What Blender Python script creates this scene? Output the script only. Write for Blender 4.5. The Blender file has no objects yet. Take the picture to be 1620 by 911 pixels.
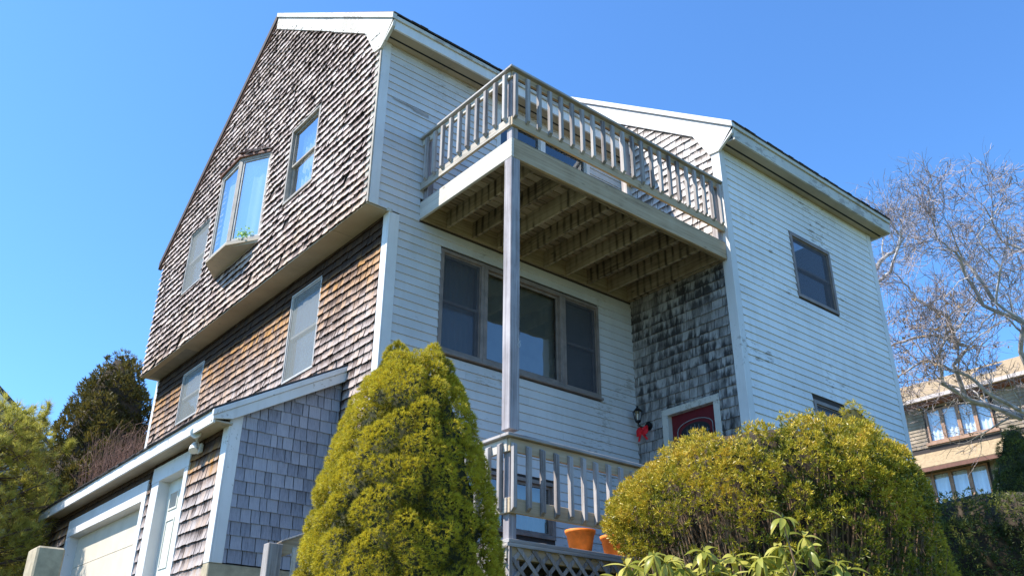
import bpy, bmesh, math, random
import numpy as np
from mathutils import Vector, Matrix, noise
random.seed(7)
RNG = np.random.default_rng(7)
sc = bpy.context.scene
COL = sc.collection

# ------------------------------------------------------------------ camera
cam_d = bpy.data.cameras.new('camera')
cam = bpy.data.objects.new('camera', cam_d)
COL.objects.link(cam)
CAM = Vector((-5.273, -9.064, -6.237))
CR = Vector((0.77106827, -0.63672367, 0.00605739))
CU = Vector((-0.28433612, -0.33578623, 0.8979981))
CF = Vector((0.56974265, 0.69414018, 0.43995764))
cam.matrix_world = Matrix(((CR.x, CU.x, -CF.x, CAM.x), (CR.y, CU.y, -CF.y, CAM.y), (CR.z, CU.z, -CF.z, CAM.z), (0, 0, 0, 1)))
cam_d.sensor_width = 36
cam_d.lens = 36 * 1392.256 / 1620
cam_d.clip_start = 0.1
cam_d.clip_end = 2000
sc.camera = cam

# ------------------------------------------------------------------ sky, sun, exposure
SUN = Vector((-1.0, 0.55, 1.40)).normalized()
world = bpy.data.worlds.new('World')
sc.world = world
world.use_nodes = True
wn = world.node_tree
for n in list(wn.nodes):
    wn.nodes.remove(n)
wo = wn.nodes.new('ShaderNodeOutputWorld')
wb = wn.nodes.new('ShaderNodeBackground')
sky = wn.nodes.new('ShaderNodeTexSky')
sky.sky_type = 'NISHITA'
sky.sun_disc = False
sky.sun_elevation = math.asin(SUN.z)
sky.sun_rotation = math.atan2(SUN.x, SUN.y)
sky.altitude = 100
sky.air_density = 1.0
sky.dust_density = 0.3
sky.ozone_density = 3.0
wb.inputs['Strength'].default_value = 0.13
sk_t = wn.nodes.new('ShaderNodeMix'); sk_t.data_type = 'RGBA'; sk_t.blend_type = 'MULTIPLY'
sk_t.inputs[0].default_value = 1.0
sk_t.inputs[7].default_value = (0.66, 1.04, 1.38, 1)      # the whole sky a little bluer, evenly
wn.links.new(sky.outputs[0], sk_t.inputs[6])
wn.links.new(sk_t.outputs[2], wb.inputs['Color'])
wn.links.new(wb.outputs[0], wo.inputs['Surface'])
sun_d = bpy.data.lights.new('sun', 'SUN')
sun_d.energy = 5.0
sun_d.angle = math.radians(0.53)
sun_d.color = (1.0, 0.95, 0.87)
sun = bpy.data.objects.new('sun', sun_d)
COL.objects.link(sun)
sun.location = (-20, 10, 30)
sun.rotation_euler = SUN.to_track_quat('Z', 'Y').to_euler()
sc.view_settings.view_transform = 'Standard'
sc.view_settings.look = 'None'
sc.view_settings.exposure = 0.90
sc.view_settings.gamma = 1.0
sc.render.engine = 'CYCLES'
sc.cycles.transparent_max_bounces = 24
sc.cycles.max_bounces = 8

# ------------------------------------------------------------------ materials
MATS = {}
def new_mat(name):
    m = bpy.data.materials.new(name)
    m.use_nodes = True
    nt = m.node_tree
    for n in list(nt.nodes):
        nt.nodes.remove(n)
    out = nt.nodes.new('ShaderNodeOutputMaterial')
    b = nt.nodes.new('ShaderNodeBsdfPrincipled')
    nt.links.new(b.outputs[0], out.inputs['Surface'])
    MATS[name] = m
    return m, nt, b, out

def N(nt, t, **kw):
    n = nt.nodes.new(t)
    for k, v in kw.items():
        if k.startswith('i_'):
            n.inputs[k[2:].replace('_', ' ')].default_value = v
        else:
            setattr(n, k, v)
    return n

def coords(nt, scale, kind='Position'):
    if kind == 'Position':
        g = N(nt, 'ShaderNodeNewGeometry'); src = g.outputs['Position']
    else:
        g = N(nt, 'ShaderNodeTexCoord'); src = g.outputs['Object']
    mp = N(nt, 'ShaderNodeMapping')
    mp.inputs['Scale'].default_value = scale
    nt.links.new(src, mp.inputs['Vector'])
    return mp.outputs[0]

def nz(nt, vec, scale=1.0, detail=4.0, rough=0.6):
    n = N(nt, 'ShaderNodeTexNoise')
    n.inputs['Scale'].default_value = scale
    n.inputs['Detail'].default_value = detail
    n.inputs['Roughness'].default_value = rough
    nt.links.new(vec, n.inputs['Vector'])
    return n.outputs[0]

def ramp(nt, fac, stops):
    r = N(nt, 'ShaderNodeValToRGB')
    cr = r.color_ramp
    while len(cr.elements) > len(stops):
        cr.elements.remove(cr.elements[-1])
    while len(cr.elements) < len(stops):
        cr.elements.new(0.5)
    for e, (p, c) in zip(cr.elements, stops):
        e.position = p
        e.color = (c[0], c[1], c[2], 1) if hasattr(c, '__len__') else (c, c, c, 1)
    nt.links.new(fac, r.inputs[0])
    return r.outputs[0]

def mixc(nt, fac, a, b, mode='MIX'):
    m = N(nt, 'ShaderNodeMix', data_type='RGBA', blend_type=mode)
    def put(sock, v):
        if isinstance(v, bpy.types.NodeSocket):
            nt.links.new(v, sock)
        elif hasattr(v, '__len__'):
            sock.default_value = (v[0], v[1], v[2], 1)
        else:
            sock.default_value = v
    put(m.inputs[0], fac); put(m.inputs[6], a); put(m.inputs[7], b)
    return m.outputs[2]

def mth(nt, op, a, b=None, clamp=False):
    m = N(nt, 'ShaderNodeMath', operation=op, use_clamp=clamp)
    for i, v in enumerate((a, b)):
        if v is None: continue
        if isinstance(v, bpy.types.NodeSocket): nt.links.new(v, m.inputs[i])
        else: m.inputs[i].default_value = v
    return m.outputs[0]

def tint(nt):
    a = N(nt, 'ShaderNodeAttribute', attribute_name='tint')
    return a.outputs['Fac']

def bump(nt, b, h, strength=0.3, dist=0.01):
    bp = N(nt, 'ShaderNodeBump')
    bp.inputs['Strength'].default_value = strength
    bp.inputs['Distance'].default_value = dist
    nt.links.new(h, bp.inputs['Height'])
    nt.links.new(bp.outputs[0], b.inputs['Normal'])

def plain(name, col, rough=0.6, metal=0.0, var=0.12, scale=6.0, bmp=0.0, spec=0.4):
    m, nt, b, o = new_mat(name)
    v = nz(nt, coords(nt, (scale,) * 3), 1.0, 5)
    c = ramp(nt, v, [(0.3, [x * (1 - var) for x in col]), (0.7, [min(1, x * (1 + var)) for x in col])])
    nt.links.new(c, b.inputs['Base Color'])
    b.inputs['Roughness'].default_value = rough
    b.inputs['Metallic'].default_value = metal
    b.inputs['Specular IOR Level'].default_value = spec
    if bmp: bump(nt, b, v, bmp, 0.004)
    return m

def shingle_mat(name, dark, mid, light, brown=None, bz=None, mildew=0.0, grain=1.0, soffit_shade=None, wear_shade_f=0.75):
    m, nt, b, o = new_mat(name)
    t = tint(nt)
    g = nz(nt, coords(nt, (55, 55, 5)), 1.0, 4, 0.72)
    g = mth(nt, 'ADD', mth(nt, 'MULTIPLY', mth(nt, 'SUBTRACT', g, 0.5), 1.35), 0.5)
    big = nz(nt, coords(nt, (1.1, 1.1, 0.9)), 1.0, 3)
    f = mth(nt, 'ADD', mth(nt, 'MULTIPLY', t, 0.45), mth(nt, 'MULTIPLY', g, 0.75 * grain))
    f = mth(nt, 'ADD', f, mth(nt, 'MULTIPLY', mth(nt, 'SUBTRACT', big, 0.5), 0.5))
    wr = N(nt, 'ShaderNodeAttribute', attribute_name='wear').outputs['Fac']       # weathered butt; dark unweathered top also paints in the shadow of the course above
    f = mth(nt, 'ADD', f, mth(nt, 'MULTIPLY', mth(nt, 'SUBTRACT', wr, 0.72), wear_shade_f))
    c = ramp(nt, f, [(0.16, dark), (0.42, mid), (0.78, light)])
    if brown:
        gz = N(nt, 'ShaderNodeNewGeometry')
        sp = N(nt, 'ShaderNodeSeparateXYZ')
        nt.links.new(gz.outputs['Position'], sp.inputs[0])
        mr = N(nt, 'ShaderNodeMapRange')
        nt.links.new(sp.outputs['Z'], mr.inputs[0])
        mr.inputs[1].default_value = bz[0]; mr.inputs[2].default_value = bz[1]
        wob = mth(nt, 'ADD', mr.outputs[0], mth(nt, 'MULTIPLY', mth(nt, 'SUBTRACT', nz(nt, coords(nt, (7, 7, 2.0)), 1.0, 3), 0.5), 1.5))
        wob = mth(nt, 'ADD', wob, mth(nt, 'MULTIPLY', mth(nt, 'SUBTRACT', t, 0.5), 0.45), clamp=True)
        bc = ramp(nt, f, [(0.2, brown[0]), (0.5, brown[1]), (0.8, brown[2])])
        c = mixc(nt, wob, c, bc)
        if soffit_shade:       # soffit shadow painted over the top courses, partly also unweathered brown
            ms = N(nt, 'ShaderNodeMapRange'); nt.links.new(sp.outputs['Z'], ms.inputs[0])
            ms.inputs[1].default_value = soffit_shade[0]; ms.inputs[2].default_value = soffit_shade[1]
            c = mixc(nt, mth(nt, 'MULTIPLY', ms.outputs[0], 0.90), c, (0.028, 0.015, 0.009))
    if mildew:
        s = nz(nt, coords(nt, (11, 11, 1.8)), 1.0, 5, 0.7)
        s = mth(nt, 'ADD', s, mth(nt, 'MULTIPLY', mth(nt, 'SUBTRACT', wr, 0.72), 0.22))
        k = ramp(nt, s, [(0.40, 0.0), (0.56, 1.0)])
        s2 = nz(nt, coords(nt, (1.0, 1.4, 1.2)), 1.0, 2)
        k2 = ramp(nt, s2, [(0.30, 0.0), (0.52, 1.0)])
        km = mth(nt, 'MULTIPLY', mth(nt, 'MULTIPLY', k, k2), mildew)
        c = mixc(nt, km, c, (0.03, 0.026, 0.024))
    nt.links.new(c, b.inputs['Base Color'])
    b.inputs['Roughness'].default_value = 0.85
    b.inputs['Specular IOR Level'].default_value = 0.25
    bump(nt, b, g, 0.5, 0.006)
    return m

def wood_mat(name, axis, dark, mid, light, green=0.0, rough=0.8):
    m, nt, b, o = new_mat(name)
    sc3 = [38, 38, 38]; sc3[axis] = 1.1
    g = nz(nt, coords(nt, sc3), 1.0, 5, 0.65)
    blot = nz(nt, coords(nt, (3, 3, 3)), 1.0, 4)
    t = tint(nt)
    f = mth(nt, 'ADD', mth(nt, 'MULTIPLY', g, 0.8), mth(nt, 'MULTIPLY', blot, 0.35))
    f = mth(nt, 'ADD', f, mth(nt, 'MULTIPLY', mth(nt, 'SUBTRACT', t, 0.5), 0.3))
    c = ramp(nt, f, [(0.28, dark), (0.52, mid), (0.82, light)])
    sc4 = [14, 14, 14]; sc4[axis] = 5
    v = N(nt, 'ShaderNodeTexVoronoi'); v.inputs['Scale'].default_value = 0.45
    nt.links.new(coords(nt, sc4), v.inputs['Vector'])
    kn = ramp(nt, v.outputs['Distance'], [(0.05, 1.0), (0.12, 0.0)])
    c = mixc(nt, mth(nt, 'MULTIPLY', kn, 0.7), c, dark)
    nt.links.new(c, b.inputs['Base Color'])
    b.inputs['Roughness'].default_value = rough
    b.inputs['Specular IOR Level'].default_value = 0.25
    bump(nt, b, g, 0.5, 0.005)
    return m

def drip_stains(name):
    m = MATS[name]; nt = m.node_tree; b = [n for n in nt.nodes if n.type == 'BSDF_PRINCIPLED'][0]
    src = b.inputs['Base Color'].links[0].from_socket
    g = N(nt, 'ShaderNodeNewGeometry'); sp = N(nt, 'ShaderNodeSeparateXYZ'); nt.links.new(g.outputs['Position'], sp.inputs[0])
    y = mth(nt, 'DIVIDE', mth(nt, 'ADD', sp.outputs['Y'], 2.036 + 14.55 * 0), 0.1455)
    fr = mth(nt, 'FRACT', mth(nt, 'ADD', y, 0.5))
    d = mth(nt, 'ABSOLUTE', mth(nt, 'SUBTRACT', fr, 0.5))
    wob = nz(nt, coords(nt, (9, 9, 3)), 1.0, 3)
    k = ramp(nt, mth(nt, 'ADD', d, mth(nt, 'MULTIPLY', mth(nt, 'SUBTRACT', wob, 0.5), 0.42)), [(0.04, 0.92), (0.27, 0.0)])
    big = ramp(nt, nz(nt, coords(nt, (2.3, 2.2, 2)), 1.0, 2), [(0.40, 0.1), (0.6, 1.0)])
    c = mixc(nt, mth(nt, 'MULTIPLY', k, big), src, (0.035, 0.024, 0.014))
    nt.links.new(c, b.inputs['Base Color'])

def paint_mat(name, col, peel=0.5, peel_scale=(1.2, 1.2, 5.0), peel_col=(0.30, 0.26, 0.21), dirt=0.15, along=(0.5, 0.5, 6)):
    m, nt, b, o = new_mat(name)
    t = tint(nt)
    d = nz(nt, coords(nt, (1.3, 1.3, 1.3)), 1.0, 5)
    c = ramp(nt, d, [(0.3, [x * (1 - dirt) for x in col]), (0.65, col)])
    c2 = mixc(nt, mth(nt, 'MULTIPLY', t, 0.16), c, [x * 0.55 for x in col])
    streak = nz(nt, coords(nt, (14, 14, 1.2)), 1.0, 4)
    c2 = mixc(nt, ramp(nt, streak, [(0.5, 0.0), (0.8, 0.25)]), c2, (0.42, 0.38, 0.31))
    big = nz(nt, coords(nt, (0.9, 0.9, 0.9)), 1.0, 2)
    sm = nz(nt, coords(nt, tuple(7 * x for x in peel_scale)), 1.0, 6, 0.75)
    pf = mth(nt, 'ADD', mth(nt, 'MULTIPLY', sm, 0.7), mth(nt, 'MULTIPLY', big, 0.5))
    k = ramp(nt, pf, [(0.74 - 0.1 * peel, 0.0), (0.765 - 0.1 * peel, 1.0)])
    c3 = mixc(nt, mth(nt, 'MULTIPLY', k, 0.75), c2, peel_col)
    nt.links.new(c3, b.inputs['Base Color'])
    b.inputs['Roughness'].default_value = 0.6
    b.inputs['Specular IOR Level'].default_value = 0.35
    bump(nt, b, mth(nt, 'SUBTRACT', sm, mth(nt, 'MULTIPLY', k, 0.6)), 0.25, 0.003)
    return m

def leaf_mat(name, stops, trans=0.25, rough=0.55):
    m, nt, b, o = new_mat(name)
    t = tint(nt)
    v = nz(nt, coords(nt, (5, 5, 5)), 1.0, 3)
    f = mth(nt, 'ADD', mth(nt, 'MULTIPLY', t, 0.75), mth(nt, 'MULTIPLY', mth(nt, 'SUBTRACT', v, 0.25), 0.5))
    c = ramp(nt, f, stops)
    nt.links.new(c, b.inputs['Base Color'])
    b.inputs['Roughness'].default_value = rough
    b.inputs['Specular IOR Level'].default_value = 0.35
    tr = N(nt, 'ShaderNodeBsdfTranslucent')
    nt.links.new(c, tr.inputs[0])
    mx = N(nt, 'ShaderNodeMixShader'); mx.inputs[0].default_value = trans
    nt.links.new(b.outputs[0], mx.inputs[1]); nt.links.new(tr.outputs[0], mx.inputs[2])
    nt.links.new(mx.outputs[0], o.inputs['Surface'])
    return m

def glass_mat(name, tintc=(0.75, 0.8, 0.82), refl=1.0, milky=0.0):
    m, nt, b, o = new_mat(name)
    nt.nodes.remove(b)
    tr = N(nt, 'ShaderNodeBsdfTransparent'); tr.inputs[0].default_value = (*tintc, 1)
    gl = N(nt, 'ShaderNodeBsdfGlossy'); gl.inputs['Roughness'].default_value = 0.02
    fr = N(nt, 'ShaderNodeFresnel'); fr.inputs[0].default_value = 1.62
    wv = nz(nt, coords(nt, (1.4, 1.4, 1.4)), 1.0, 2)
    bp = N(nt, 'ShaderNodeBump'); bp.inputs['Strength'].default_value = 0.12; bp.inputs['Distance'].default_value = 0.02
    nt.links.new(wv, bp.inputs['Height']); nt.links.new(bp.outputs[0], gl.inputs['Normal'])
    f = mth(nt, 'MULTIPLY', mth(nt, 'ADD', mth(nt, 'MULTIPLY', fr.outputs[0], 1.5), 0.06), refl, clamp=True)
    mx = N(nt, 'ShaderNodeMixShader')
    nt.links.new(f, mx.inputs[0]); nt.links.new(tr.outputs[0], mx.inputs[1]); nt.links.new(gl.outputs[0], mx.inputs[2])
    last = mx.outputs[0]
    if milky:
        df = N(nt, 'ShaderNodeBsdfDiffuse'); df.inputs[0].default_value = (0.45, 0.47, 0.46, 1)
        m2 = N(nt, 'ShaderNodeMixShader')
        v2 = nz(nt, coords(nt, (1.0, 1.3, 0.7)), 1.0, 4)
        nt.links.new(ramp(nt, v2, [(0.3, milky * 0.5), (0.7, milky)]), m2.inputs[0])
        nt.links.new(last, m2.inputs[1]); nt.links.new(df.outputs[0], m2.inputs[2])
        last = m2.outputs[0]
    nt.links.new(last, o.inputs['Surface'])
    return m

def screen_mat(name, col, cover):
    m, nt, b, o = new_mat(name)
    b.inputs['Base Color'].default_value = (*col, 1)
    b.inputs['Roughness'].default_value = 0.7
    tr = N(nt, 'ShaderNodeBsdfTransparent')
    mx = N(nt, 'ShaderNodeMixShader'); mx.inputs[0].default_value = cover
    nt.links.new(tr.outputs[0], mx.inputs[1]); nt.links.new(b.outputs[0], mx.inputs[2])
    nt.links.new(mx.outputs[0], o.inputs['Surface'])
    return m

shingle_mat('cedar_upper', (0.05, 0.032, 0.027), (0.28, 0.215, 0.195), (0.57, 0.49, 0.46), ((0.10, 0.05, 0.02), (0.26, 0.16, 0.09), (0.42, 0.29, 0.18)), (1.1, -1.3))
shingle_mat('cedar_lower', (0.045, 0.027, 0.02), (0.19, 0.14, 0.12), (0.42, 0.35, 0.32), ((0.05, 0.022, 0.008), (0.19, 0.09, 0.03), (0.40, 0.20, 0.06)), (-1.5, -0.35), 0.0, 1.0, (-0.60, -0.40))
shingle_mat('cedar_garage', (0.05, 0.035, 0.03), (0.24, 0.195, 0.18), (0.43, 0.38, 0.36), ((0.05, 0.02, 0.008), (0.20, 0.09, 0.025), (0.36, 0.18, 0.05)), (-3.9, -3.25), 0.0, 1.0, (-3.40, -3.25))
shingle_mat('cedar_grey', (0.13, 0.13, 0.15), (0.24, 0.24, 0.275), (0.35, 0.345, 0.38), grain=0.95, wear_shade_f=0.12)
shingle_mat('cedar_mildew', (0.12, 0.11, 0.10), (0.27, 0.25, 0.23), (0.42, 0.40, 0.38), mildew=0.95, wear_shade_f=0.35)
shingle_mat('cedar_bright', (0.16, 0.13, 0.11), (0.44, 0.38, 0.34), (0.66, 0.61, 0.57))
plain('wall_felt', (0.045, 0.035, 0.03), 0.9)
GREY = ((0.08, 0.065, 0.06), (0.28, 0.25, 0.235), (0.50, 0.46, 0.43))
UND = ((0.06, 0.042, 0.027), (0.27, 0.21, 0.135), (0.48, 0.40, 0.28))
for i, ax in enumerate('xyz'):
    wood_mat('deck_wood_' + ax, i, *GREY)
    wood_mat('under_wood_' + ax, i, *UND)
drip_stains('under_wood_y')
wood_mat('post_wood', 2, (0.13, 0.11, 0.10), (0.31, 0.28, 0.29), (0.56, 0.52, 0.50))
wood_mat('beam_wood', 0, (0.16, 0.11, 0.06), (0.40, 0.29, 0.18), (0.52, 0.41, 0.28))
wood_mat('rim_wood', 1, (0.15, 0.12, 0.09), (0.42, 0.37, 0.31), (0.60, 0.55, 0.48))
paint_mat('white_clapboard', (0.62, 0.60, 0.585), 0.42)
paint_mat('white_clapboard_clean', (0.80, 0.79, 0.775), 0.30, (0.8, 0.8, 3.0))
paint_mat('white_trim', (0.72, 0.705, 0.68), 0.0, (2, 2, 2))
paint_mat('old_trim', (0.60, 0.57, 0.50), 0.9, (1, 2, 2))
paint_mat('fascia_paint', (0.60, 0.57, 0.50), 1.15, (0.7, 2, 2))
paint_mat('peeled_trim', (0.44, 0.39, 0.32), 1.6, (1, 1, 0.4))
paint_mat('soffit_paint', (0.46, 0.38, 0.27), 0.3, (1.5, 1.5, 1.5), dirt=0.25)
plain('dark_rake', (0.05, 0.035, 0.03), 0.8, var=0.4, scale=12)
plain('asphalt_roof', (0.06, 0.055, 0.055), 0.9, var=0.4, scale=30, bmp=0.4)
plain('bronze_frame', (0.21, 0.165, 0.14), 0.5, var=0.25)
plain('taupe_frame', (0.30, 0.265, 0.225), 0.6, var=0.25)
plain('silver_frame', (0.42, 0.40, 0.37), 0.5, var=0.2)
plain('white_plastic', (0.75, 0.75, 0.72), 0.4, var=0.05)
plain('garage_panel', (0.60, 0.53, 0.42), 0.55, var=0.08, scale=3)
plain('door_cream', (0.66, 0.64, 0.55), 0.45, var=0.05)
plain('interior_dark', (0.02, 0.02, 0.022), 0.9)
plain('interior_wall', (0.25, 0.23, 0.2), 0.9)
plain('curtain', (0.52, 0.56, 0.53), 0.9, var=0.12, scale=3)
plain('curtain_bright', (0.82, 0.83, 0.83), 0.9, var=0.08, scale=2)
plain('blind', (0.62, 0.60, 0.56), 0.6, var=0.1)
plain('red_door_paint', (0.12, 0.005, 0.009), 0.4, var=0.15)
plain('red_cloth', (0.65, 0.006, 0.012), 0.7, var=0.2, scale=20)
plain('black_metal', (0.012, 0.012, 0.013), 0.4, metal=0.3)
plain('lead_grey', (0.22, 0.22, 0.22), 0.5)
plain('terracotta', (0.72, 0.20, 0.025), 0.65, var=0.22, scale=14)
plain('soil', (0.05, 0.035, 0.025), 1.0)
plain('concrete', (0.40, 0.33, 0.22), 0.9, var=0.25, scale=9, bmp=0.5)
plain('lawn', (0.09, 0.10, 0.035), 1.0, var=0.5, scale=3)
plain('asphalt_drive', (0.055, 0.055, 0.055), 0.95, var=0.3, scale=12)
plain('bark', (0.12, 0.085, 0.06), 0.95, var=0.4, scale=14, bmp=0.6)
plain('bark_pale', (0.44, 0.40, 0.37), 0.9, var=0.45, scale=7, bmp=0.5)
plain('twig_purple', (0.34, 0.28, 0.26), 0.9, var=0.3)
plain('twig_brown', (0.20, 0.125, 0.07), 0.9, var=0.4, scale=8)
plain('foliage_shade', (0.035, 0.035, 0.009), 0.95, var=0.5, scale=25)  # dark green-brown that paints shadow into the gaps of the foliage
plain('twig_dark', (0.05, 0.035, 0.02), 0.95, var=0.4, scale=8)
plain('twig_red', (0.19, 0.10, 0.07), 0.85, var=0.35, scale=5)
plain('tan_roof', (0.31, 0.225, 0.13), 0.9, var=0.22, scale=9, bmp=0.4)
plain('neighbour_siding', (0.26, 0.20, 0.14), 0.85, var=0.45, scale=1.5)
plain('copper_frame', (0.33, 0.19, 0.12), 0.6, var=0.3)
plain('gutter', (0.50, 0.42, 0.38), 0.5)
plain('slate_siding', (0.20, 0.22, 0.25), 0.8, var=0.15)
plain('brown_trim', (0.16, 0.07, 0.045), 0.7, var=0.2)
plain('digit_metal', (0.55, 0.53, 0.5), 0.5)
leaf_mat('spruce_leaf', [(0.0, (0.018, 0.022, 0.004)), (0.28, (0.16, 0.145, 0.011)), (0.68, (0.60, 0.50, 0.04))], 0.30)
leaf_mat('yew_leaf', [(0.0, (0.025, 0.04, 0.008)), (0.30, (0.075, 0.095, 0.013)), (0.58, (0.36, 0.32, 0.025)), (0.88, (0.62, 0.44, 0.05)), (1.0, (0.34, 0.14, 0.03))], 0.22, 0.4)
leaf_mat('rhododendron_leaf', [(0.0, (0.14, 0.18, 0.03)), (0.5, (0.42, 0.42, 0.08)), (1.0, (0.70, 0.62, 0.18))], 0.5, 0.35)
leaf_mat('pine_needle', [(0.0, (0.07, 0.09, 0.015)), (0.30, (0.32, 0.32, 0.055)), (1.0, (0.72, 0.64, 0.14))], 0.5)
leaf_mat('arborvitae_leaf', [(0.0, (0.02, 0.022, 0.007)), (0.5, (0.10, 0.085, 0.016)), (1.0, (0.24, 0.18, 0.035))], 0.25)
leaf_mat('dark_leaf', [(0.0, (0.02, 0.03, 0.008)), (0.5, (0.075, 0.095, 0.02)), (1.0, (0.26, 0.25, 0.045))], 0.3)
leaf_mat('house_plant_leaf', [(0.0, (0.2, 0.4, 0.08)), (1.0, (0.45, 0.65, 0.2))], 0.3)
leaf_mat('dry_leaf', [(0.0, (0.30, 0.18, 0.08)), (1.0, (0.5, 0.33, 0.16))], 0.3)
glass_mat('glass_reflective', (0.62, 0.66, 0.68), 1.25)
glass_mat('glass_bay', (0.9, 0.93, 0.95), 0.5, 0.0)
glass_mat('glass_milky', (0.6, 0.65, 0.63), 0.3, 0.25)
glass_mat('glass_neighbour', (0.85, 0.9, 0.95), 0.9)
glass_mat('lamp_glass', (0.9, 0.9, 0.9), 1.0)
screen_mat('insect_screen', (0.075, 0.075, 0.09), 0.55)
screen_mat('insect_screen_light', (0.20, 0.215, 0.205), 0.55)
M = MATS

# ------------------------------------------------------------------ object helpers
def tag(o, label=None, cat=None, group=None, kind=None):
    if label: o['label'] = label
    if cat: o['category'] = cat
    if group: o['group'] = group
    if kind: o['kind'] = kind
    return o

def empty(name, loc, label, cat, group=None):
    o = bpy.data.objects.new(name, None)
    o.empty_display_size = 0.3
    COL.objects.link(o)
    o.location = loc
    return tag(o, label, cat, group)

def adopt(o, parent):
    if parent is not None:
        o.parent = parent
        if parent.type == 'EMPTY':
            o.matrix_parent_inverse = Matrix.Translation(-Vector(parent.location))
    return o

class Face:
    """a wall frame: a runs along the wall, o outward, z up"""
    def __init__(s, p0, u, n):
        s.p0 = Vector(p0); s.u = Vector(u); s.n = Vector(n)
    def P(s, a, o, z):
        p = s.p0 + s.u * a + s.n * o
        return (p.x, p.y, p.z + z)

def west(x): return Face((x, 0, 0), (0, 1, 0), (-1, 0, 0))
def south(y): return Face((0, y, 0), (1, 0, 0), (0, -1, 0))
W = Face((0, 0, 0), (1, 0, 0), (0, 1, 0))

class MB:
    def __init__(s): s.v = []; s.f = []; s.t = []; s.w = []
    def add(s, vs, fs, t=None, w=None):
        s.w += list(w) if w is not None else [0.6] * len(vs)
        b = len(s.v); t = random.random() if t is None else t
        s.v += [tuple(q) for q in vs]; s.t += [t] * len(vs)
        s.f += [tuple(b + i for i in q) for q in fs]
        return s
    BF = [(0, 1, 3, 2), (4, 6, 7, 5), (0, 4, 5, 1), (2, 3, 7, 6), (0, 2, 6, 4), (1, 5, 7, 3)]
    def box(s, F, a0, a1, o0, o1, z0, z1, t=None):
        vs = [F.P(a, o, z) for a in (a0, a1) for o in (o0, o1) for z in (z0, z1)]
        return s.add(vs, s.BF, t)
    def hexa(s, vs, t=None): return s.add(vs, s.BF, t)
    def beam(s, p, q, w, h, up=(0, 0, 1), t=None):
        p = Vector(p); q = Vector(q); d = (q - p).normalized()
        x = d.cross(Vector(up)).normalized() * (w / 2); y = x.cross(d).normalized() * (h / 2)
        vs = [e + i * x + j * y for e in (p, q) for i in (-1, 1) for j in (-1, 1)]
        return s.add(vs, s.BF, t)
    def prism(s, F, poly, o0, o1, t=None):
        n = len(poly)
        vs = [F.P(a, o0, z) for a, z in poly] + [F.P(a, o1, z) for a, z in poly]
        fs = [tuple(range(n)), tuple(range(2 * n - 1, n - 1, -1))] + [(i, i + n, (i + 1) % n + n, (i + 1) % n) for i in range(n)]
        return s.add(vs, fs, t)
    def tube(s, pts, rad, n=6, t=None, cap=True):
        pts = [Vector(p) for p in pts]; m = len(pts)
        if not hasattr(rad, '__len__'): rad = [rad] * m
        vs = []; fs = []
        prev = None
        for i, p in enumerate(pts):
            d = (pts[min(i + 1, m - 1)] - pts[max(i - 1, 0)]).normalized()
            if prev is None:
                a = d.orthogonal().normalized()
            else:
                a = (prev - d * prev.dot(d))
                a = a.normalized() if a.length > 1e-6 else d.orthogonal().normalized()
            prev = a; b = d.cross(a)
            for k in range(n):
                an = 2 * math.pi * k / n
                vs.append(p + (a * math.cos(an) + b * math.sin(an)) * rad[i])
        for i in range(m - 1):
            for k in range(n):
                fs.append((i * n + k, i * n + (k + 1) % n, (i + 1) * n + (k + 1) % n, (i + 1) * n + k))
        if cap:
            fs.append(tuple(range(n))[::-1]); fs.append(tuple((m - 1) * n + k for k in range(n)))
        return s.add(vs, fs, t)
    def lathe(s, c, prof, n=20, t=None):
        c = Vector(c); vs = []; fs = []
        for r_, z in prof:
            for k in range(n):
                an = 2 * math.pi * k / n
                vs.append(c + Vector((r_ * math.cos(an), r_ * math.sin(an), z)))
        m = len(prof)
        for i in range(m - 1):
            for k in range(n):
                fs.append((i * n + k, i * n + (k + 1) % n, (i + 1) * n + (k + 1) % n, (i + 1) * n + k))
        return s.add(vs, fs, t)
    def build(s, name, mat, parent=None, bevel=0, smooth=False, **tags):
        me = bpy.data.meshes.new(name)
        me.from_pydata(s.v, [], s.f)
        at = me.attributes.new('tint', 'FLOAT', 'POINT')
        at.data.foreach_set('value', np.array(s.t, dtype=np.float32))
        if len(s.w) == len(s.v):
            aw = me.attributes.new('wear', 'FLOAT', 'POINT'); aw.data.foreach_set('value', np.array(s.w, dtype=np.float32))
        me.materials.append(M[mat])
        if smooth:
            me.polygons.foreach_set('use_smooth', [True] * len(me.polygons))
        o = bpy.data.objects.new(name, me)
        COL.objects.link(o)
        adopt(o, parent)
        if bevel:
            bm = bmesh.new(); bm.from_mesh(me)
            bmesh.ops.recalc_face_normals(bm, faces=bm.faces[:]); bm.to_mesh(me); bm.free()
            b = o.modifiers.new('bevel', 'BEVEL'); b.width = bevel; b.segments = 1; b.limit_method = 'ANGLE'
        return tag(o, **tags)

def arr_mesh(name, verts, nper, mat, parent, tints, **tags):
    """verts (N*nper,3) of separate faces with nper corners"""
    n = len(verts) // nper
    me = bpy.data.meshes.new(name)
    me.vertices.add(len(verts)); me.vertices.foreach_set('co', np.asarray(verts, dtype=np.float32).ravel())
    me.loops.add(n * nper); me.loops.foreach_set('vertex_index', np.arange(n * nper, dtype=np.int32))
    me.polygons.add(n)
    me.polygons.foreach_set('loop_start', np.arange(0, n * nper, nper, dtype=np.int32))
    me.update(calc_edges=True)
    at = me.attributes.new('tint', 'FLOAT', 'POINT'); at.data.foreach_set('value', np.asarray(tints, dtype=np.float32))
    me.materials.append(M[mat])
    o = bpy.data.objects.new(name, me); COL.objects.link(o); adopt(o, parent)
    return tag(o, **tags)

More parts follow.
